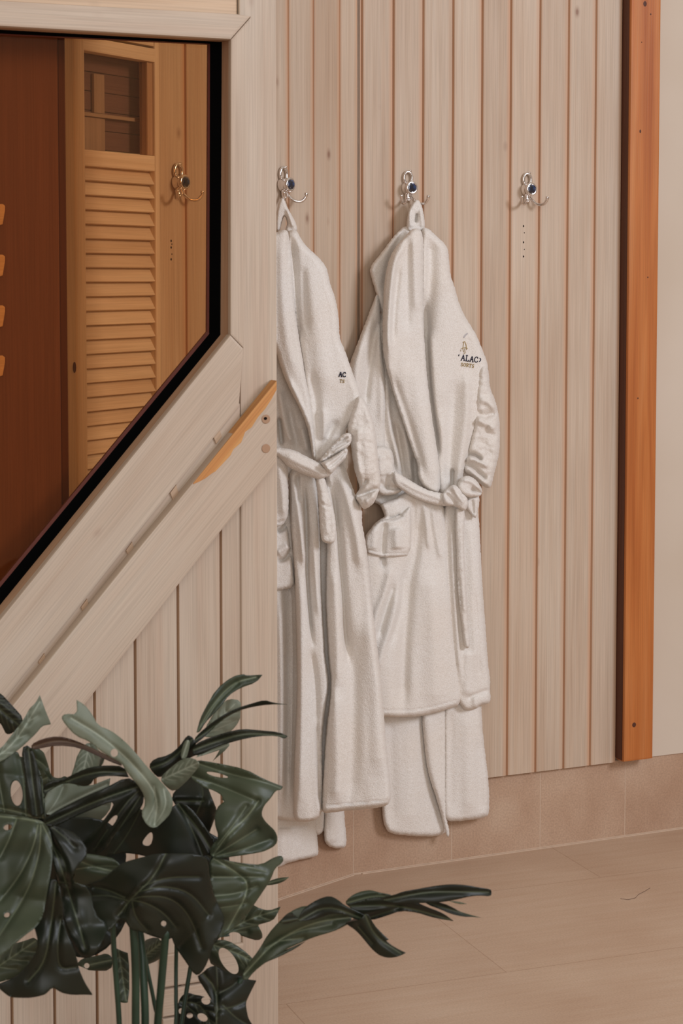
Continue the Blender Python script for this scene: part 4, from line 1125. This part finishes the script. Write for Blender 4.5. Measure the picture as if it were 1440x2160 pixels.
Cloth(WL, [(556, 950), (586, 955), (600, 962), (607, 980), (609, 1040), (608, 1088), (597, 1108), (584, 1112), (556, 1112)], 0.074, 0.022, 12, [([(586, 975), (596, 1040), (598, 1090)], 0.006, 8, 8), ([(584, 1105), (600, 1098)], -0.006, 4, 4)], 0.003, tilt=TL).build('sleeve', r1)
Cloth(WL, [(556, 940), (586, 944), (617, 947), (645, 962), (669, 974), (691, 986), (702, 994), (696, 1003), (684, 1008), (671, 1012), (645, 1003), (617, 990), (606, 984), (586, 960), (556, 956)],
      0.098, 0.014, 9, [([(600, 960), (640, 982), (685, 998)], 0.004, 7, 7), ([(660, 985), (690, 1000)], -0.004, 3, 3)], 0.001, tilt=TL, step=2.4).build('belt', r1)
Cloth(WL, [(672, 972), (684, 958), (699, 941), (708, 932), (720, 918), (732, 912), (742, 916), (742, 928), (736, 941), (724, 950), (700, 962), (680, 976)],
      0.098, 0.016, 8, [([(680, 968), (700, 945), (735, 920)], -0.007, 2.5, 2.5), ([(694, 958), (715, 940), (738, 930)], -0.006, 2.5, 2.5)], 0.001, tilt=TL, step=2.2, lump=0.002).build('belt_end', r1)
Cloth(WL, [(673, 976), (700, 965), (720, 950), (731, 943), (734, 955), (727, 970), (714, 981), (706, 992), (698, 1001), (688, 998), (682, 986)],
      0.104, 0.018, 9, [([(690, 988), (712, 972), (730, 952)], -0.006, 3, 3), ([(684, 978), (696, 992)], 0.006, 5, 5)], 0.001, tilt=TL, step=2.2).build('belt_knot', r1)
Cloth(WL, [(666, 1006), (684, 1004), (692, 1035), (703, 1070), (709, 1105), (708, 1145), (692, 1147), (677, 1142), (674, 1100), (672, 1060), (668, 1030)],
      0.092, 0.010, 7, [([(676, 1020), (686, 1070), (690, 1130)], 0.003, 6, 6), ([(676, 1060), (690, 1070), (702, 1068)], -0.002, 3, 3)], 0.001, tilt=TL, step=2.4, lump=0.002).build('belt_tail', r1)
Cloth(WL, [(590, 418), (599, 416), (606, 438), (614, 452), (624, 470), (628, 488), (612, 494), (600, 488), (604, 478), (606, 470), (600, 452), (594, 470), (590, 488), (580, 488), (582, 450)],
      0.036, 0.016, 5, [([(605, 440), (618, 480)], 0.004, 4, 4)], 0.001, tilt=TL, step=1.9, fray=0.3).build('hanging_loop', r1)
stitch('embroidered_name', fr1, r1, word('AC', 715, 784, 7.6, 10, 0.1, 1.6, 1.05), M_NAVY)
stitch('embroidered_subtitle', fr1, r1, word('TS', 717, 800, 5.0, 6.5, 0.1, 1.1, 1.1), M_GOLD)

# ================================================================== MONSTERA
plant = empty('monstera_plant', (-0.33, 2.42, 0), 0, 'large dark green monstera with split and holed leaves filling the lower left corner', 'plant')
def leaf(poly, Z, rib, mat=M_LEAF, veins=(), holes=(), gx=0.0, gy=0.0, cup=0.02, step=4.5, sm=1, wave=0.006, lat=None, vw=1.6, name='leaf'):
    q_ = []
    for i_, p_ in enumerate(poly):
        a_ = np.subtract(poly[i_ - 1], p_); b_ = np.subtract(poly[(i_ + 1) % len(poly)], p_)
        cs = np.dot(a_, b_) / max(1e-6, np.hypot(*a_) * np.hypot(*b_))
        q_ += [p_, p_] if cs > 0.15 else [p_]          # keep the pointed tips pointed
    P0 = resample(smooth_poly(q_, sm), step * 0.75)
    H = [resample(smooth_poly(h, 2), step * 0.7) for h in holes]
    rib = np.array(rib, float)
    c = rib.mean(0)
    ribs = smooth_poly(rib, 2, False)
    size = max(np.ptp(P0[:, 0]), np.ptp(P0[:, 1]))
    lines = [smooth_poly(np.array(q, float), 2, False) for q in veins]
    ar = 0.5 * abs(np.dot(P0[:, 0], np.roll(P0[:, 1], 1)) - np.dot(P0[:, 1], np.roll(P0[:, 0], 1)))
    if not veins and not lat and ar / size > 36: lat = (5, size * 0.30, 48, 22)
    if lat:
        n_, length, angd, bend = lat
        R = resample(ribs, 2, False)
        for i in range(n_):
            f = (i + 0.6) / (n_ + 0.6)
            k0 = int(f * (len(R) - 3))
            q = R[k0]; tdir = R[k0 + 2] - R[k0]; tdir /= max(1e-6, np.hypot(*tdir))
            for s_ in (-1, 1):
                a = math.radians(angd) * s_
                pts = [q]
                dirv = np.array([tdir[0] * math.cos(a) - tdir[1] * math.sin(a), tdir[0] * math.sin(a) + tdir[1] * math.cos(a)])
                for j in range(5):
                    a2 = -math.radians(bend) * s_ / 5
                    dirv = np.array([dirv[0] * math.cos(a2) - dirv[1] * math.sin(a2), dirv[0] * math.sin(a2) + dirv[1] * math.cos(a2)])
                    pts.append(pts[-1] + dirv * length / 5)
                lines.append(np.array(pts))
    ex = []
    for q in [ribs] + lines:
        L_ = resample(q, 3.0, False)
        d_ = np.gradient(L_, axis=0); d_ /= np.maximum(np.hypot(d_[:, 0], d_[:, 1]), 1e-6)[:, None]
        n2 = np.stack([-d_[:, 1], d_[:, 0]], 1)
        ex += [L_, L_ + n2 * 2.2, L_ - n2 * 2.2]
    P, T = triangulate(P0, H, step, np.vstack(ex))
    d, sg, tt = pdist(P, ribs)
    v = np.exp(-(d / (vw * 1.1)) ** 2)
    groove = np.zeros(len(P))
    for q in lines:
        dv, _, tv = pdist(P, q)
        v = np.maximum(v, 0.8 * np.exp(-(dv / (vw * 0.8)) ** 2) * (1 - 0.5 * tv))
        groove += np.exp(-(dv / 7.0) ** 2)
    de, _, _ = pdist(P, P0, True)
    z = Z + gx * (P[:, 0] - c[0]) + gy * (P[:, 1] - c[1])
    z = z + cup * (np.minimum(d, size * 0.5) / (size * 0.35)) ** 1.6          # falls away from the rib
    z = z + 0.004 * np.minimum(groove, 1.2) + 0.004 * np.exp(-(d / 6) ** 2)
    z = z + wave * 3.0 * vnoise(P[:, 0] / 62 + Z * 9, P[:, 1] / 55 + Z * 17)
    n = len(P)
    V, FA = shell(P, T, at_depth(P, z), at_depth(P, z + 0.0012))
    # back of the leaf is drawn in by the shell's rim only
    return mesh(name, V, FA, mat, parent=plant, smooth=True, attr={'vein': np.concatenate([v, v])})
def ell(cx, cy, a, b, rot=0.0, n=10):
    r = math.radians(rot)
    return [(cx + a * math.cos(t) * math.cos(r) - b * math.sin(t) * math.sin(r), cy + a * math.cos(t) * math.sin(r) + b * math.sin(t) * math.cos(r)) for t in np.linspace(0, 2 * math.pi, n, endpoint=False)]

# --- back layer (Z larger = further from the lens)
leaf([(153, 1629), (165, 1585), (189, 1562), (206, 1580), (222, 1596), (215, 1616), (195, 1632), (170, 1660), (140, 1660)], 2.56, [(190, 1566), (170, 1650)], M_LEAFLT, gx=0.0003)
leaf([(60, 1575), (90, 1580), (101, 1610), (108, 1638), (125, 1642), (140, 1635), (152, 1655), (120, 1670), (90, 1690), (60, 1640), (45, 1600)], 2.60, [(60, 1580), (90, 1680)], M_LEAFMID, lat=(3, 40, 50, 20))
leaf([(89, 1714), (95, 1676), (115, 1660), (135, 1652), (160, 1654), (190, 1658), (215, 1648), (233, 1641), (230, 1662), (236, 1690), (231, 1712), (201, 1741), (178, 1737), (150, 1728), (118, 1724)], 2.55, [(92, 1722), (150, 1690), (226, 1655)],
     M_LEAFLT, veins=[[(95, 1722), (120, 1690), (133, 1660)], [(98, 1722), (160, 1700), (225, 1700)]], gx=0.0004, cup=0.015)
leaf([(482, 1473), (509, 1478), (507, 1500), (506, 1520), (489, 1542), (470, 1552), (442, 1556), (427, 1553), (440, 1520), (464, 1489)], 2.66, [(428, 1552), (495, 1485)], M_LEAFLT, veins=[[(440, 1545), (500, 1520)]], lat=(3, 30, 45, 10))
leaf([(413, 1598), (440, 1590), (463, 1582), (455, 1596), (448, 1606), (484, 1575), (483, 1565), (460, 1570), (430, 1580)], 2.66, [(415, 1597), (480, 1572)], M_LEAFLT, step=3)
leaf([(473, 1933), (495, 1925), (531, 1907), (547, 1916), (567, 1921), (592, 1912), (584, 1929), (576, 1942), (544, 1951), (556, 1975), (545, 1985), (520, 1978), (500, 1970), (485, 1975), (460, 1978)], 2.62, [(464, 1975), (520, 1940), (585, 1920)],
     M_LEAFMID, veins=[[(470, 1970), (520, 1955), (550, 1950)]], lat=(3, 40, 40, 10), holes=[ell(495, 1972, 13, 6, 5)])
leaf([(440, 1990), (456, 1982), (480, 1983), (509, 2000), (536, 2024), (540, 2040), (522, 2062), (500, 2062), (478, 2051), (456, 2040), (440, 2030)], 2.58, [(440, 1990), (500, 2010), (535, 2030)], M_LEAFMID, holes=[ell(482, 2027, 15, 33, -33)], step=4)
leaf([(0, 2003), (25, 1992), (50, 1985), (78, 1975), (85, 2010), (60, 2040), (30, 2062), (0, 2072), (-40, 2080), (-40, 2010)], 2.58, [(-20, 2050), (75, 1985)], M_LEAFMID, lat=(3, 40, 45, 10), gy=-0.0003)
leaf([(178, 2042), (190, 2048), (235, 2048), (238, 2020), (225, 2010), (205, 2016), (175, 2020), (160, 2035)], 2.62, [(175, 2038), (235, 2025)], M_LEAFMID, holes=[ell(183, 2037, 6, 6)])
leaf([(245, 2000), (262, 2008), (272, 2010), (273, 2115), (258, 2116), (245, 2110), (240, 2060)], 2.62, [(250, 2005), (266, 2110)], M_LEAFMID, lat=(4, 25, 45, 10))
leaf([(376, 2112), (385, 2098), (396, 2093), (410, 2098), (424, 2100), (445, 2108), (456, 2120), (462, 2160), (462, 2230), (372, 2230), (368, 2150)], 2.56, [(375, 2112), (430, 2118), (455, 2200)], M_LEAF,
     holes=[ell(434, 2111, 10, 8, 20), ell(427, 2146, 12, 8, 30), ell(400, 2142, 7, 6), ell(383, 2134, 8, 6, 60), ell(384, 2148, 5, 4)], step=3.5)
leaf([(567, 1858), (590, 1851), (610, 1850), (598, 1860), (580, 1866), (560, 1868)], 2.66, [(562, 1864), (608, 1852)], M_LEAFMID, step=3)
leaf([(300, 1985), (330, 1975), (345, 1990), (350, 2010), (335, 2025), (310, 2036), (300, 2030)], 2.60, [(300, 2020), (345, 1985)], M_LEAFMID)

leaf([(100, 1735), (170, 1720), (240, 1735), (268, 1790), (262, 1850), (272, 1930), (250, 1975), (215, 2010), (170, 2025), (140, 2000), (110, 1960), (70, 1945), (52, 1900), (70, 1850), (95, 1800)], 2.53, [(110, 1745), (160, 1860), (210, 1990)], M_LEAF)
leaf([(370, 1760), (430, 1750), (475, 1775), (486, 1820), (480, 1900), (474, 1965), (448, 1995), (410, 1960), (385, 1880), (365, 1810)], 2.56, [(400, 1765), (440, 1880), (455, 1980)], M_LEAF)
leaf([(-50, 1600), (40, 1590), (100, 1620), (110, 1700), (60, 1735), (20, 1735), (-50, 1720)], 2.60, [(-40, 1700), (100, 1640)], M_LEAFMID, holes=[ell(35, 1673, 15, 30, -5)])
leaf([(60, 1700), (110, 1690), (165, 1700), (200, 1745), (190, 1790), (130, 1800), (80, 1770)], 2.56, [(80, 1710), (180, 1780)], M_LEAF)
# --- middle layer
leaf([(-40, 1440), (0, 1460), (27, 1489), (51, 1516), (40, 1532), (27, 1547), (13, 1550), (6, 1535), (0, 1524), (-40, 1520)], 2.48, [(-30, 1470), (40, 1530)], M_LEAF, gx=-0.0002)
leaf([(84, 1466), (94, 1494), (108, 1528), (89, 1531), (78, 1545), (66, 1557), (44, 1578), (13, 1600), (0, 1607), (-30, 1620), (-30, 1590), (0, 1582), (27, 1547), (51, 1516), (62, 1494), (74, 1484)], 2.45, [(-20, 1605), (30, 1570), (84, 1480)],
     M_LEAFLT, lat=(3, 25, 30, 5), gx=0.0003, cup=0.012, sm=1)
leaf([(0, 1610), (16, 1594), (36, 1582), (44, 1600), (50, 1640), (58, 1680), (66, 1600), (88, 1632), (94, 1680), (97, 1728), (50, 1722), (0, 1712), (-50, 1710), (-50, 1620)], 2.44, [(90, 1730), (40, 1712), (-30, 1700)],
     M_LEAFMID, holes=[ell(35, 1673, 13, 28, -5), ell(76, 1636, 4, 11, -10)], veins=[[(55, 1722), (50, 1650), (42, 1600)], [(10, 1714), (0, 1660), (-6, 1620)], [(90, 1725), (92, 1680), (80, 1620)]], cup=0.012)
leaf([(44, 1578), (62, 1570), (75, 1600), (86, 1640), (90, 1690), (95, 1722), (60, 1724), (55, 1680), (52, 1630)], 2.43, [(60, 1580), (78, 1720)], M_LEAF)
leaf([(64, 1571), (89, 1558), (122, 1552), (156, 1560), (200, 1580), (256, 1607), (257, 1616), (235, 1608), (211, 1597), (167, 1577), (122, 1572), (89, 1578), (70, 1582)], 2.41, [(256, 1611), (180, 1572), (120, 1560), (70, 1575)], M_LEAFBR, step=3.2, cup=0.01)
leaf([(211, 1596), (222, 1597), (216, 1614), (209, 1618)], 2.42, [(220, 1598), (212, 1615)], M_LEAF, step=2.5)
leaf([(89, 1673), (95, 1650), (133, 1644), (167, 1627), (189, 1618), (225, 1614), (262, 1616), (272, 1640), (233, 1636), (200, 1640), (191, 1656), (176, 1659), (164, 1656), (140, 1650), (120, 1658), (96, 1674)], 2.40, [(268, 1628), (190, 1628), (96, 1668)], M_LEAF, cup=0.008, step=3.6)
leaf([(86, 1735), (110, 1715), (156, 1691), (190, 1675), (222, 1662), (267, 1638), (292, 1652), (304, 1670), (302, 1700), (280, 1722), (262, 1740), (240, 1762), (225, 1790), (190, 1812), (150, 1800), (190, 1760), (215, 1735), (240, 1700), (236, 1690), (200, 1705), (160, 1722), (130, 1738), (100, 1748)], 2.40,
     [(92, 1740), (200, 1690), (290, 1660)], M_LEAF, veins=[[(290, 1670), (260, 1700), (200, 1790)], [(296, 1680), (270, 1720), (230, 1780)]], holes=[ell(235, 1735, 6, 20, 38)], cup=0.012)
leaf([(270, 1720), (300, 1700), (330, 1745), (370, 1690), (400, 1700), (430, 1740), (458, 1778), (455, 1800), (400, 1812), (330, 1812), (280, 1800), (240, 1800), (200, 1815), (180, 1790), (220, 1760)], 2.47,
     [(370, 1690), (420, 1750), (450, 1800)], M_LEAF, veins=[[(375, 1690), (410, 1760), (430, 1810)], [(300, 1700), (270, 1760), (240, 1800)]], holes=[[(320, 1752), (323, 1768), (316, 1786), (298, 1781), (306, 1766)]], cup=0.01)
leaf([(313, 1615), (325, 1600), (356, 1593), (378, 1575), (394, 1551), (402, 1552), (410, 1560), (420, 1590), (402, 1598), (372, 1612), (350, 1630), (336, 1642), (322, 1630)], 2.50, [(318, 1620), (360, 1605), (405, 1560)], M_LEAF, step=3.4)
leaf([(414, 1545), (422, 1515), (433, 1493), (456, 1453), (489, 1427), (515, 1421), (517, 1425), (554, 1423), (540, 1440), (507, 1451), (482, 1467), (467, 1489), (450, 1507), (433, 1524), (421, 1545)], 2.52, [(417, 1543), (445, 1490), (490, 1440), (540, 1428)], M_LEAFMID,
     veins=[[(430, 1525), (460, 1478), (500, 1442)]], step=3.2, cup=0.01, sm=1, gx=0.0003)
leaf([(408, 1560), (424, 1542), (464, 1511), (500, 1493), (533, 1483), (558, 1476), (576, 1482), (608, 1486), (567, 1486), (533, 1491), (500, 1500), (464, 1522), (433, 1553), (412, 1570)], 2.50, [(410, 1562), (500, 1497), (600, 1485)], M_LEAF, step=2.8, cup=0.008, sm=1)
leaf([(407, 1575), (424, 1562), (478, 1544), (511, 1537), (544, 1540), (589, 1544), (607, 1553), (600, 1559), (584, 1552), (544, 1553), (500, 1562), (456, 1576), (420, 1594), (405, 1592)], 2.49, [(408, 1582), (460, 1562), (520, 1546), (600, 1553)], M_LEAF, step=2.8, cup=0.01, sm=1, vw=2.0)
leaf([(380, 1600), (384, 1575), (392, 1560), (401, 1562), (399, 1580), (392, 1602)], 2.46, [(384, 1600), (396, 1563)], M_LEAFLT, step=3)
leaf([(384, 1600), (407, 1598), (424, 1611), (407, 1633), (390, 1652), (367, 1671), (350, 1660), (336, 1642), (356, 1622)], 2.44, [(340, 1645), (420, 1608)], M_LEAFLT, cup=0.02, gx=-0.0002)
leaf([(360, 1680), (380, 1655), (400, 1636), (433, 1640), (440, 1665), (450, 1690), (458, 1710), (450, 1735), (440, 1760), (400, 1720), (370, 1700)], 2.52, [(372, 1690), (430, 1690)], M_LEAF, veins=[[(415, 1715), (430, 1680), (424, 1650)]])
leaf([(413, 1602), (456, 1609), (518, 1622), (558, 1644), (597, 1659), (592, 1667), (582, 1667), (570, 1685), (556, 1700), (551, 1718), (558, 1731), (569, 1742), (580, 1752), (586, 1768), (582, 1783), (560, 1795), (544, 1799), (500, 1806), (452, 1812), (440, 1800), (448, 1780), (462, 1768), (451, 1733), (456, 1704), (473, 1690), (448, 1676), (430, 1660), (398, 1640), (405, 1615)], 2.47,
     [(449, 1804), (480, 1760), (520, 1725), (545, 1690)], M_LEAFMID, veins=[[(410, 1608), (480, 1632), (560, 1650), (592, 1663)], [(400, 1636), (470, 1660), (540, 1690)], [(452, 1804), (500, 1775), (540, 1750)], [(455, 1806), (520, 1790), (570, 1770)], [(460, 1780), (500, 1730), (520, 1700)]],
     holes=[[(434, 1627), (460, 1630), (488, 1641), (460, 1640), (438, 1633)], [(431, 1661), (452, 1668), (471, 1680), (464, 1692), (452, 1696), (438, 1690), (429, 1674)]], gx=0.0002, cup=0.018, step=4, wave=0.010)
leaf([(444, 1807), (470, 1812), (484, 1816), (520, 1822), (551, 1824), (576, 1809), (592, 1804), (598, 1810), (596, 1820), (580, 1831), (573, 1850), (567, 1862), (544, 1896), (522, 1929), (496, 1956), (460, 1980), (455, 1940), (450, 1900), (442, 1849)], 2.44,
     [(446, 1809), (500, 1840), (530, 1870), (480, 1960)], M_LEAFMID, veins=[[(448, 1812), (490, 1820), (560, 1838)], [(450, 1850), (500, 1850), (555, 1850)], [(452, 1890), (500, 1885), (540, 1870)], [(462, 1915), (500, 1910), (520, 1905)]], cup=0.014, wave=0.012, gx=0.0003)
# spotted drooping leaf
leaf([(161, 1476), (178, 1486), (193, 1504), (207, 1531), (233, 1540), (262, 1562), (289, 1591), (309, 1616), (333, 1642), (356, 1667), (366, 1690), (360, 1716), (344, 1733), (327, 1748), (310, 1742), (296, 1716), (307, 1696), (300, 1667), (267, 1629), (256, 1609), (232, 1596), (211, 1584), (189, 1564), (160, 1553), (138, 1529), (128, 1513), (138, 1505), (163, 1507)], 2.36,
     [(150, 1515), (210, 1550), (280, 1610), (335, 1680), (325, 1740)], M_LEAFLT, veins=[[(325, 1660), (330, 1690), (310, 1730)], [(345, 1665), (352, 1700), (328, 1738)]], holes=[ell(241, 1588, 8, 9)], cup=0.02, step=4, gx=0.0002, sm=1, wave=0.01)
# centre dark leaf
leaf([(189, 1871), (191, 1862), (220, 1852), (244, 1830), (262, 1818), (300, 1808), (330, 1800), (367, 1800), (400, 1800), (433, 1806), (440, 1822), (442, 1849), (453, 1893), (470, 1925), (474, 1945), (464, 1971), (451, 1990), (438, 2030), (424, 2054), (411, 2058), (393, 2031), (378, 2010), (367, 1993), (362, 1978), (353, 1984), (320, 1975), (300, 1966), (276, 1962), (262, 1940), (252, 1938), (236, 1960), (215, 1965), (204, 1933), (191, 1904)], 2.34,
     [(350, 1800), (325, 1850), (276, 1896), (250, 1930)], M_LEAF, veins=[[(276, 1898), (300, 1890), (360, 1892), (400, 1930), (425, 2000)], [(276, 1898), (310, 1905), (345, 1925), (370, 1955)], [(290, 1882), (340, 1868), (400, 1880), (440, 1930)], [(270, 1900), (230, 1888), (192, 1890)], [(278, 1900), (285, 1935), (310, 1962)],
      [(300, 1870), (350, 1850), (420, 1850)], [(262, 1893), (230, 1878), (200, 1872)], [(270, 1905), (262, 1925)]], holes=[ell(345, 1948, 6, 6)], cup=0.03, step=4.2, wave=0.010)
leaf([(424, 2054), (440, 2040), (456, 2036), (478, 2051), (509, 2058), (522, 2066), (541, 2068), (530, 2090), (524, 2102), (518, 2116), (521, 2135), (524, 2149), (535, 2165), (545, 2230), (456, 2230), (455, 2160), (451, 2118), (433, 2089), (414, 2060)], 2.42,
     [(425, 2050), (460, 2090), (455, 2180)], M_LEAF, veins=[[(456, 2040), (460, 2090), (452, 2140)], [(462, 2095), (490, 2080), (500, 2070)], [(455, 2130), (490, 2125), (520, 2110)], [(470, 2120), (500, 2150), (530, 2165)]])
# --- front left leaves
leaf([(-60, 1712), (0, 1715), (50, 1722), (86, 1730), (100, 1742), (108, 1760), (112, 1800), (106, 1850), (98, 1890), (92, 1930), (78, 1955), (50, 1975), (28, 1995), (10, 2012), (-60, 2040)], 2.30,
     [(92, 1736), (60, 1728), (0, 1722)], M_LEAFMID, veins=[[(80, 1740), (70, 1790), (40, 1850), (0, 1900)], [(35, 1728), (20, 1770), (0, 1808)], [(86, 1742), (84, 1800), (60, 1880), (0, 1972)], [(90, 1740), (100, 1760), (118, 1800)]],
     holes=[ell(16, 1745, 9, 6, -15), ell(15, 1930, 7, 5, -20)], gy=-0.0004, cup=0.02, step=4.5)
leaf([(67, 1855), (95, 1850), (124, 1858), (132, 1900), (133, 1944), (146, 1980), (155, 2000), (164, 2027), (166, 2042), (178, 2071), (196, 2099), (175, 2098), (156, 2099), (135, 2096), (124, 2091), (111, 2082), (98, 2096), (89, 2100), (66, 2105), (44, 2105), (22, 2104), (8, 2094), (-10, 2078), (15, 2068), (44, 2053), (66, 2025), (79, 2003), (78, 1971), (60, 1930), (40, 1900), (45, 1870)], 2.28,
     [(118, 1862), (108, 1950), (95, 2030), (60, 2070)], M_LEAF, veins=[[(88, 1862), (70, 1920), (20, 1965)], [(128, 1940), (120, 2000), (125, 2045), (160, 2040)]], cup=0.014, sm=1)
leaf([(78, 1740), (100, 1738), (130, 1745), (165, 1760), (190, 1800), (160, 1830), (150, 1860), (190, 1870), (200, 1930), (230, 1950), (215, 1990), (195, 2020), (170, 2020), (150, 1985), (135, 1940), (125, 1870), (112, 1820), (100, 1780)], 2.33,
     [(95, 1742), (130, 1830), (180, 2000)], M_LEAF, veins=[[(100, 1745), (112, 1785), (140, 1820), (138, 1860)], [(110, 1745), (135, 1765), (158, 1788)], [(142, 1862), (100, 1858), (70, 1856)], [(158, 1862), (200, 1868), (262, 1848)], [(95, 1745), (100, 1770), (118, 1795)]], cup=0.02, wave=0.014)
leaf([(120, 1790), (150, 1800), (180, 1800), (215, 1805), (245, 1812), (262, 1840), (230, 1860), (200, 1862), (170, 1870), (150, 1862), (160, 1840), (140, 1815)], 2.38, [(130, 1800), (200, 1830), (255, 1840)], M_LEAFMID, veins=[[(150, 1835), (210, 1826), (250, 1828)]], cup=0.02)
# --- arm reaching right over the floor
leaf([(508, 2062), (525, 2030), (545, 2005), (565, 1970), (588, 1944), (612, 1922), (643, 1909), (690, 1912), (735, 1925), (744, 1942), (725, 1955), (700, 1966), (664, 1976), (635, 1988), (602, 2003), (560, 2030), (535, 2050), (520, 2070)], 2.40,
     [(515, 2055), (580, 1985), (660, 1945), (740, 1935)], M_LEAFMID, veins=[[(560, 2000), (620, 1965), (700, 1950)], [(590, 1985), (640, 1978)]], step=3.6, cup=0.012)
leaf([(520, 2052), (560, 2020), (600, 2005), (645, 1985), (625, 2000), (590, 2018), (560, 2030)], 2.41, [(530, 2045), (640, 1988)], M_LEAF, step=3.2)
leaf([(590, 1945), (601, 1930), (614, 1922), (621, 1932), (634, 1938), (620, 1945), (600, 1950)], 2.385, [(594, 1945), (630, 1938)], M_LEAF, step=3)
leaf([(627, 1944), (634, 1925), (645, 1912), (671, 1896), (695, 1889), (712, 1897), (727, 1910), (752, 1921), (775, 1934), (768, 1944), (745, 1938), (725, 1928), (699, 1927), (675, 1936), (655, 1942)], 2.36, [(632, 1940), (690, 1908), (765, 1938)], M_LEAF, cup=0.02, step=3.4)
leaf([(727, 1904), (735, 1894), (748, 1885), (765, 1879), (782, 1877), (798, 1882), (830, 1888), (830, 1900), (790, 1900), (755, 1905), (735, 1912)], 2.40, [(730, 1905), (790, 1888), (828, 1893)], M_LEAFMID, step=3.2)
leaf([(800, 1893), (830, 1888), (850, 1880), (875, 1876), (907, 1870), (935, 1866), (959, 1865), (985, 1867), (1010, 1872), (1034, 1875), (1037, 1882), (1035, 1891), (1011, 1889), (990, 1891), (970, 1896), (935, 1903), (900, 1905), (860, 1905), (820, 1905)], 2.37, [(805, 1900), (900, 1880), (1030, 1882)], M_LEAF, step=3, cup=0.014)
leaf([(730, 1908), (768, 1897), (800, 1891), (840, 1895), (866, 1897), (900, 1913), (925, 1922), (940, 1930), (957, 1943), (935, 1940), (907, 1934), (880, 1925), (845, 1921), (815, 1932), (782, 1942), (765, 1935), (748, 1922)], 2.38, [(735, 1912), (840, 1908), (950, 1940)], M_LEAF, veins=[[(780, 1935), (840, 1916)]], step=3.2, cup=0.014)
leaf([(890, 1896), (935, 1905), (955, 1914), (970, 1923), (990, 1929), (1016, 1936), (995, 1934), (977, 1934), (950, 1928), (928, 1918), (900, 1908)], 2.39, [(892, 1900), (960, 1922), (1010, 1935)], M_LEAF, step=2.6, cup=0.006, sm=1)
leaf([(945, 1900), (970, 1902), (985, 1907), (965, 1907)], 2.41, [(948, 1902), (982, 1906)], M_LEAFMID, step=2.4)
leaf([(728, 1948), (745, 1942), (760, 1940), (770, 1926), (778, 1930), (789, 1951), (805, 1968), (820, 1982), (814, 1984), (826, 1994), (840, 2002), (856, 2010), (840, 2018), (822, 2021), (806, 2018), (795, 2012), (782, 2000), (765, 1979), (750, 1962)], 2.35, [(770, 1930), (790, 1975), (845, 2011)], M_LEAF, veins=[[(755, 1955), (785, 1990)]], step=3.2, cup=0.02, sm=1)
leaf([(732, 1946), (750, 1935), (775, 1948), (772, 1975), (762, 1975), (745, 1958)], 2.37, [(735, 1948), (770, 1970)], M_LEAFBR, step=3)

# stalks
def stalk(pts, r, Z, mat=M_STEM):
    P = [tuple(at_depth([(x, y)], [zz])[0]) for (x, y), zz in zip(pts, Z)]
    C_ = curve3(P, 20)
    v, f = tube(C_, r, 10)
    return mesh('stem', v, f, mat, parent=plant, smooth=True)
base_y = 2560
stalk([(238, 1935), (240, 2000), (246, 2080), (252, 2170), (262, 2400), (276, 2660)], 0.0034, [2.36, 2.37, 2.38, 2.39, 2.40, 2.42])
stalk([(276, 1900), (282, 1970), (286, 2060), (286, 2170), (288, 2400), (290, 2660)], 0.0050, [2.37, 2.37, 2.38, 2.39, 2.40, 2.42])
stalk([(292, 1950), (300, 2010), (304, 2090), (306, 2170), (304, 2400), (300, 2660)], 0.0050, [2.42, 2.41, 2.40, 2.40, 2.41, 2.42])
stalk([(350, 1960), (345, 2020), (338, 2100), (332, 2170), (322, 2400), (312, 2660)], 0.0050, [2.38, 2.39, 2.40, 2.41, 2.41, 2.42])
stalk([(372, 1985), (371, 2050), (371, 2110), (370, 2170), (350, 2400), (322, 2660)], 0.0026, [2.48, 2.48, 2.47, 2.46, 2.45, 2.43])
stalk([(302, 2000), (314, 2060), (326, 2120), (334, 2180), (326, 2400), (306, 2660)], 0.0026, [2.45, 2.45, 2.45, 2.45, 2.44, 2.43])
stalk([(509, 2064), (480, 2130), (440, 2230), (370, 2420), (318, 2660)], 0.0035, [2.44, 2.45, 2.45, 2.44, 2.42])
stalk([(449, 1806), (430, 1900), (400, 2050), (370, 2250), (316, 2660)], 0.0030, [2.50, 2.50, 2.49, 2.47, 2.43])
# pot below the frame
V = []; FA = []
cx_, cy_ = -0.255, 2.44
prof = [(0.0, 0.0), (0.13, 0.0), (0.165, 0.30), (0.17, 0.315), (0.155, 0.315), (0.15, 0.27), (0.0, 0.27)]
prof = [(a, b * 0.6) for a, b in prof]
for r, z in prof:
    for q in range(32):
        V.append((cx_ + r * math.cos(q * math.pi / 16), cy_ + r * math.sin(q * math.pi / 16), z))
for i in range(len(prof) - 1):
    for q in range(32): FA.append((i * 32 + q, i * 32 + (q + 1) % 32, (i + 1) * 32 + (q + 1) % 32, (i + 1) * 32 + q))
mesh('pot', V, FA, M_POT, parent=plant, smooth=True)
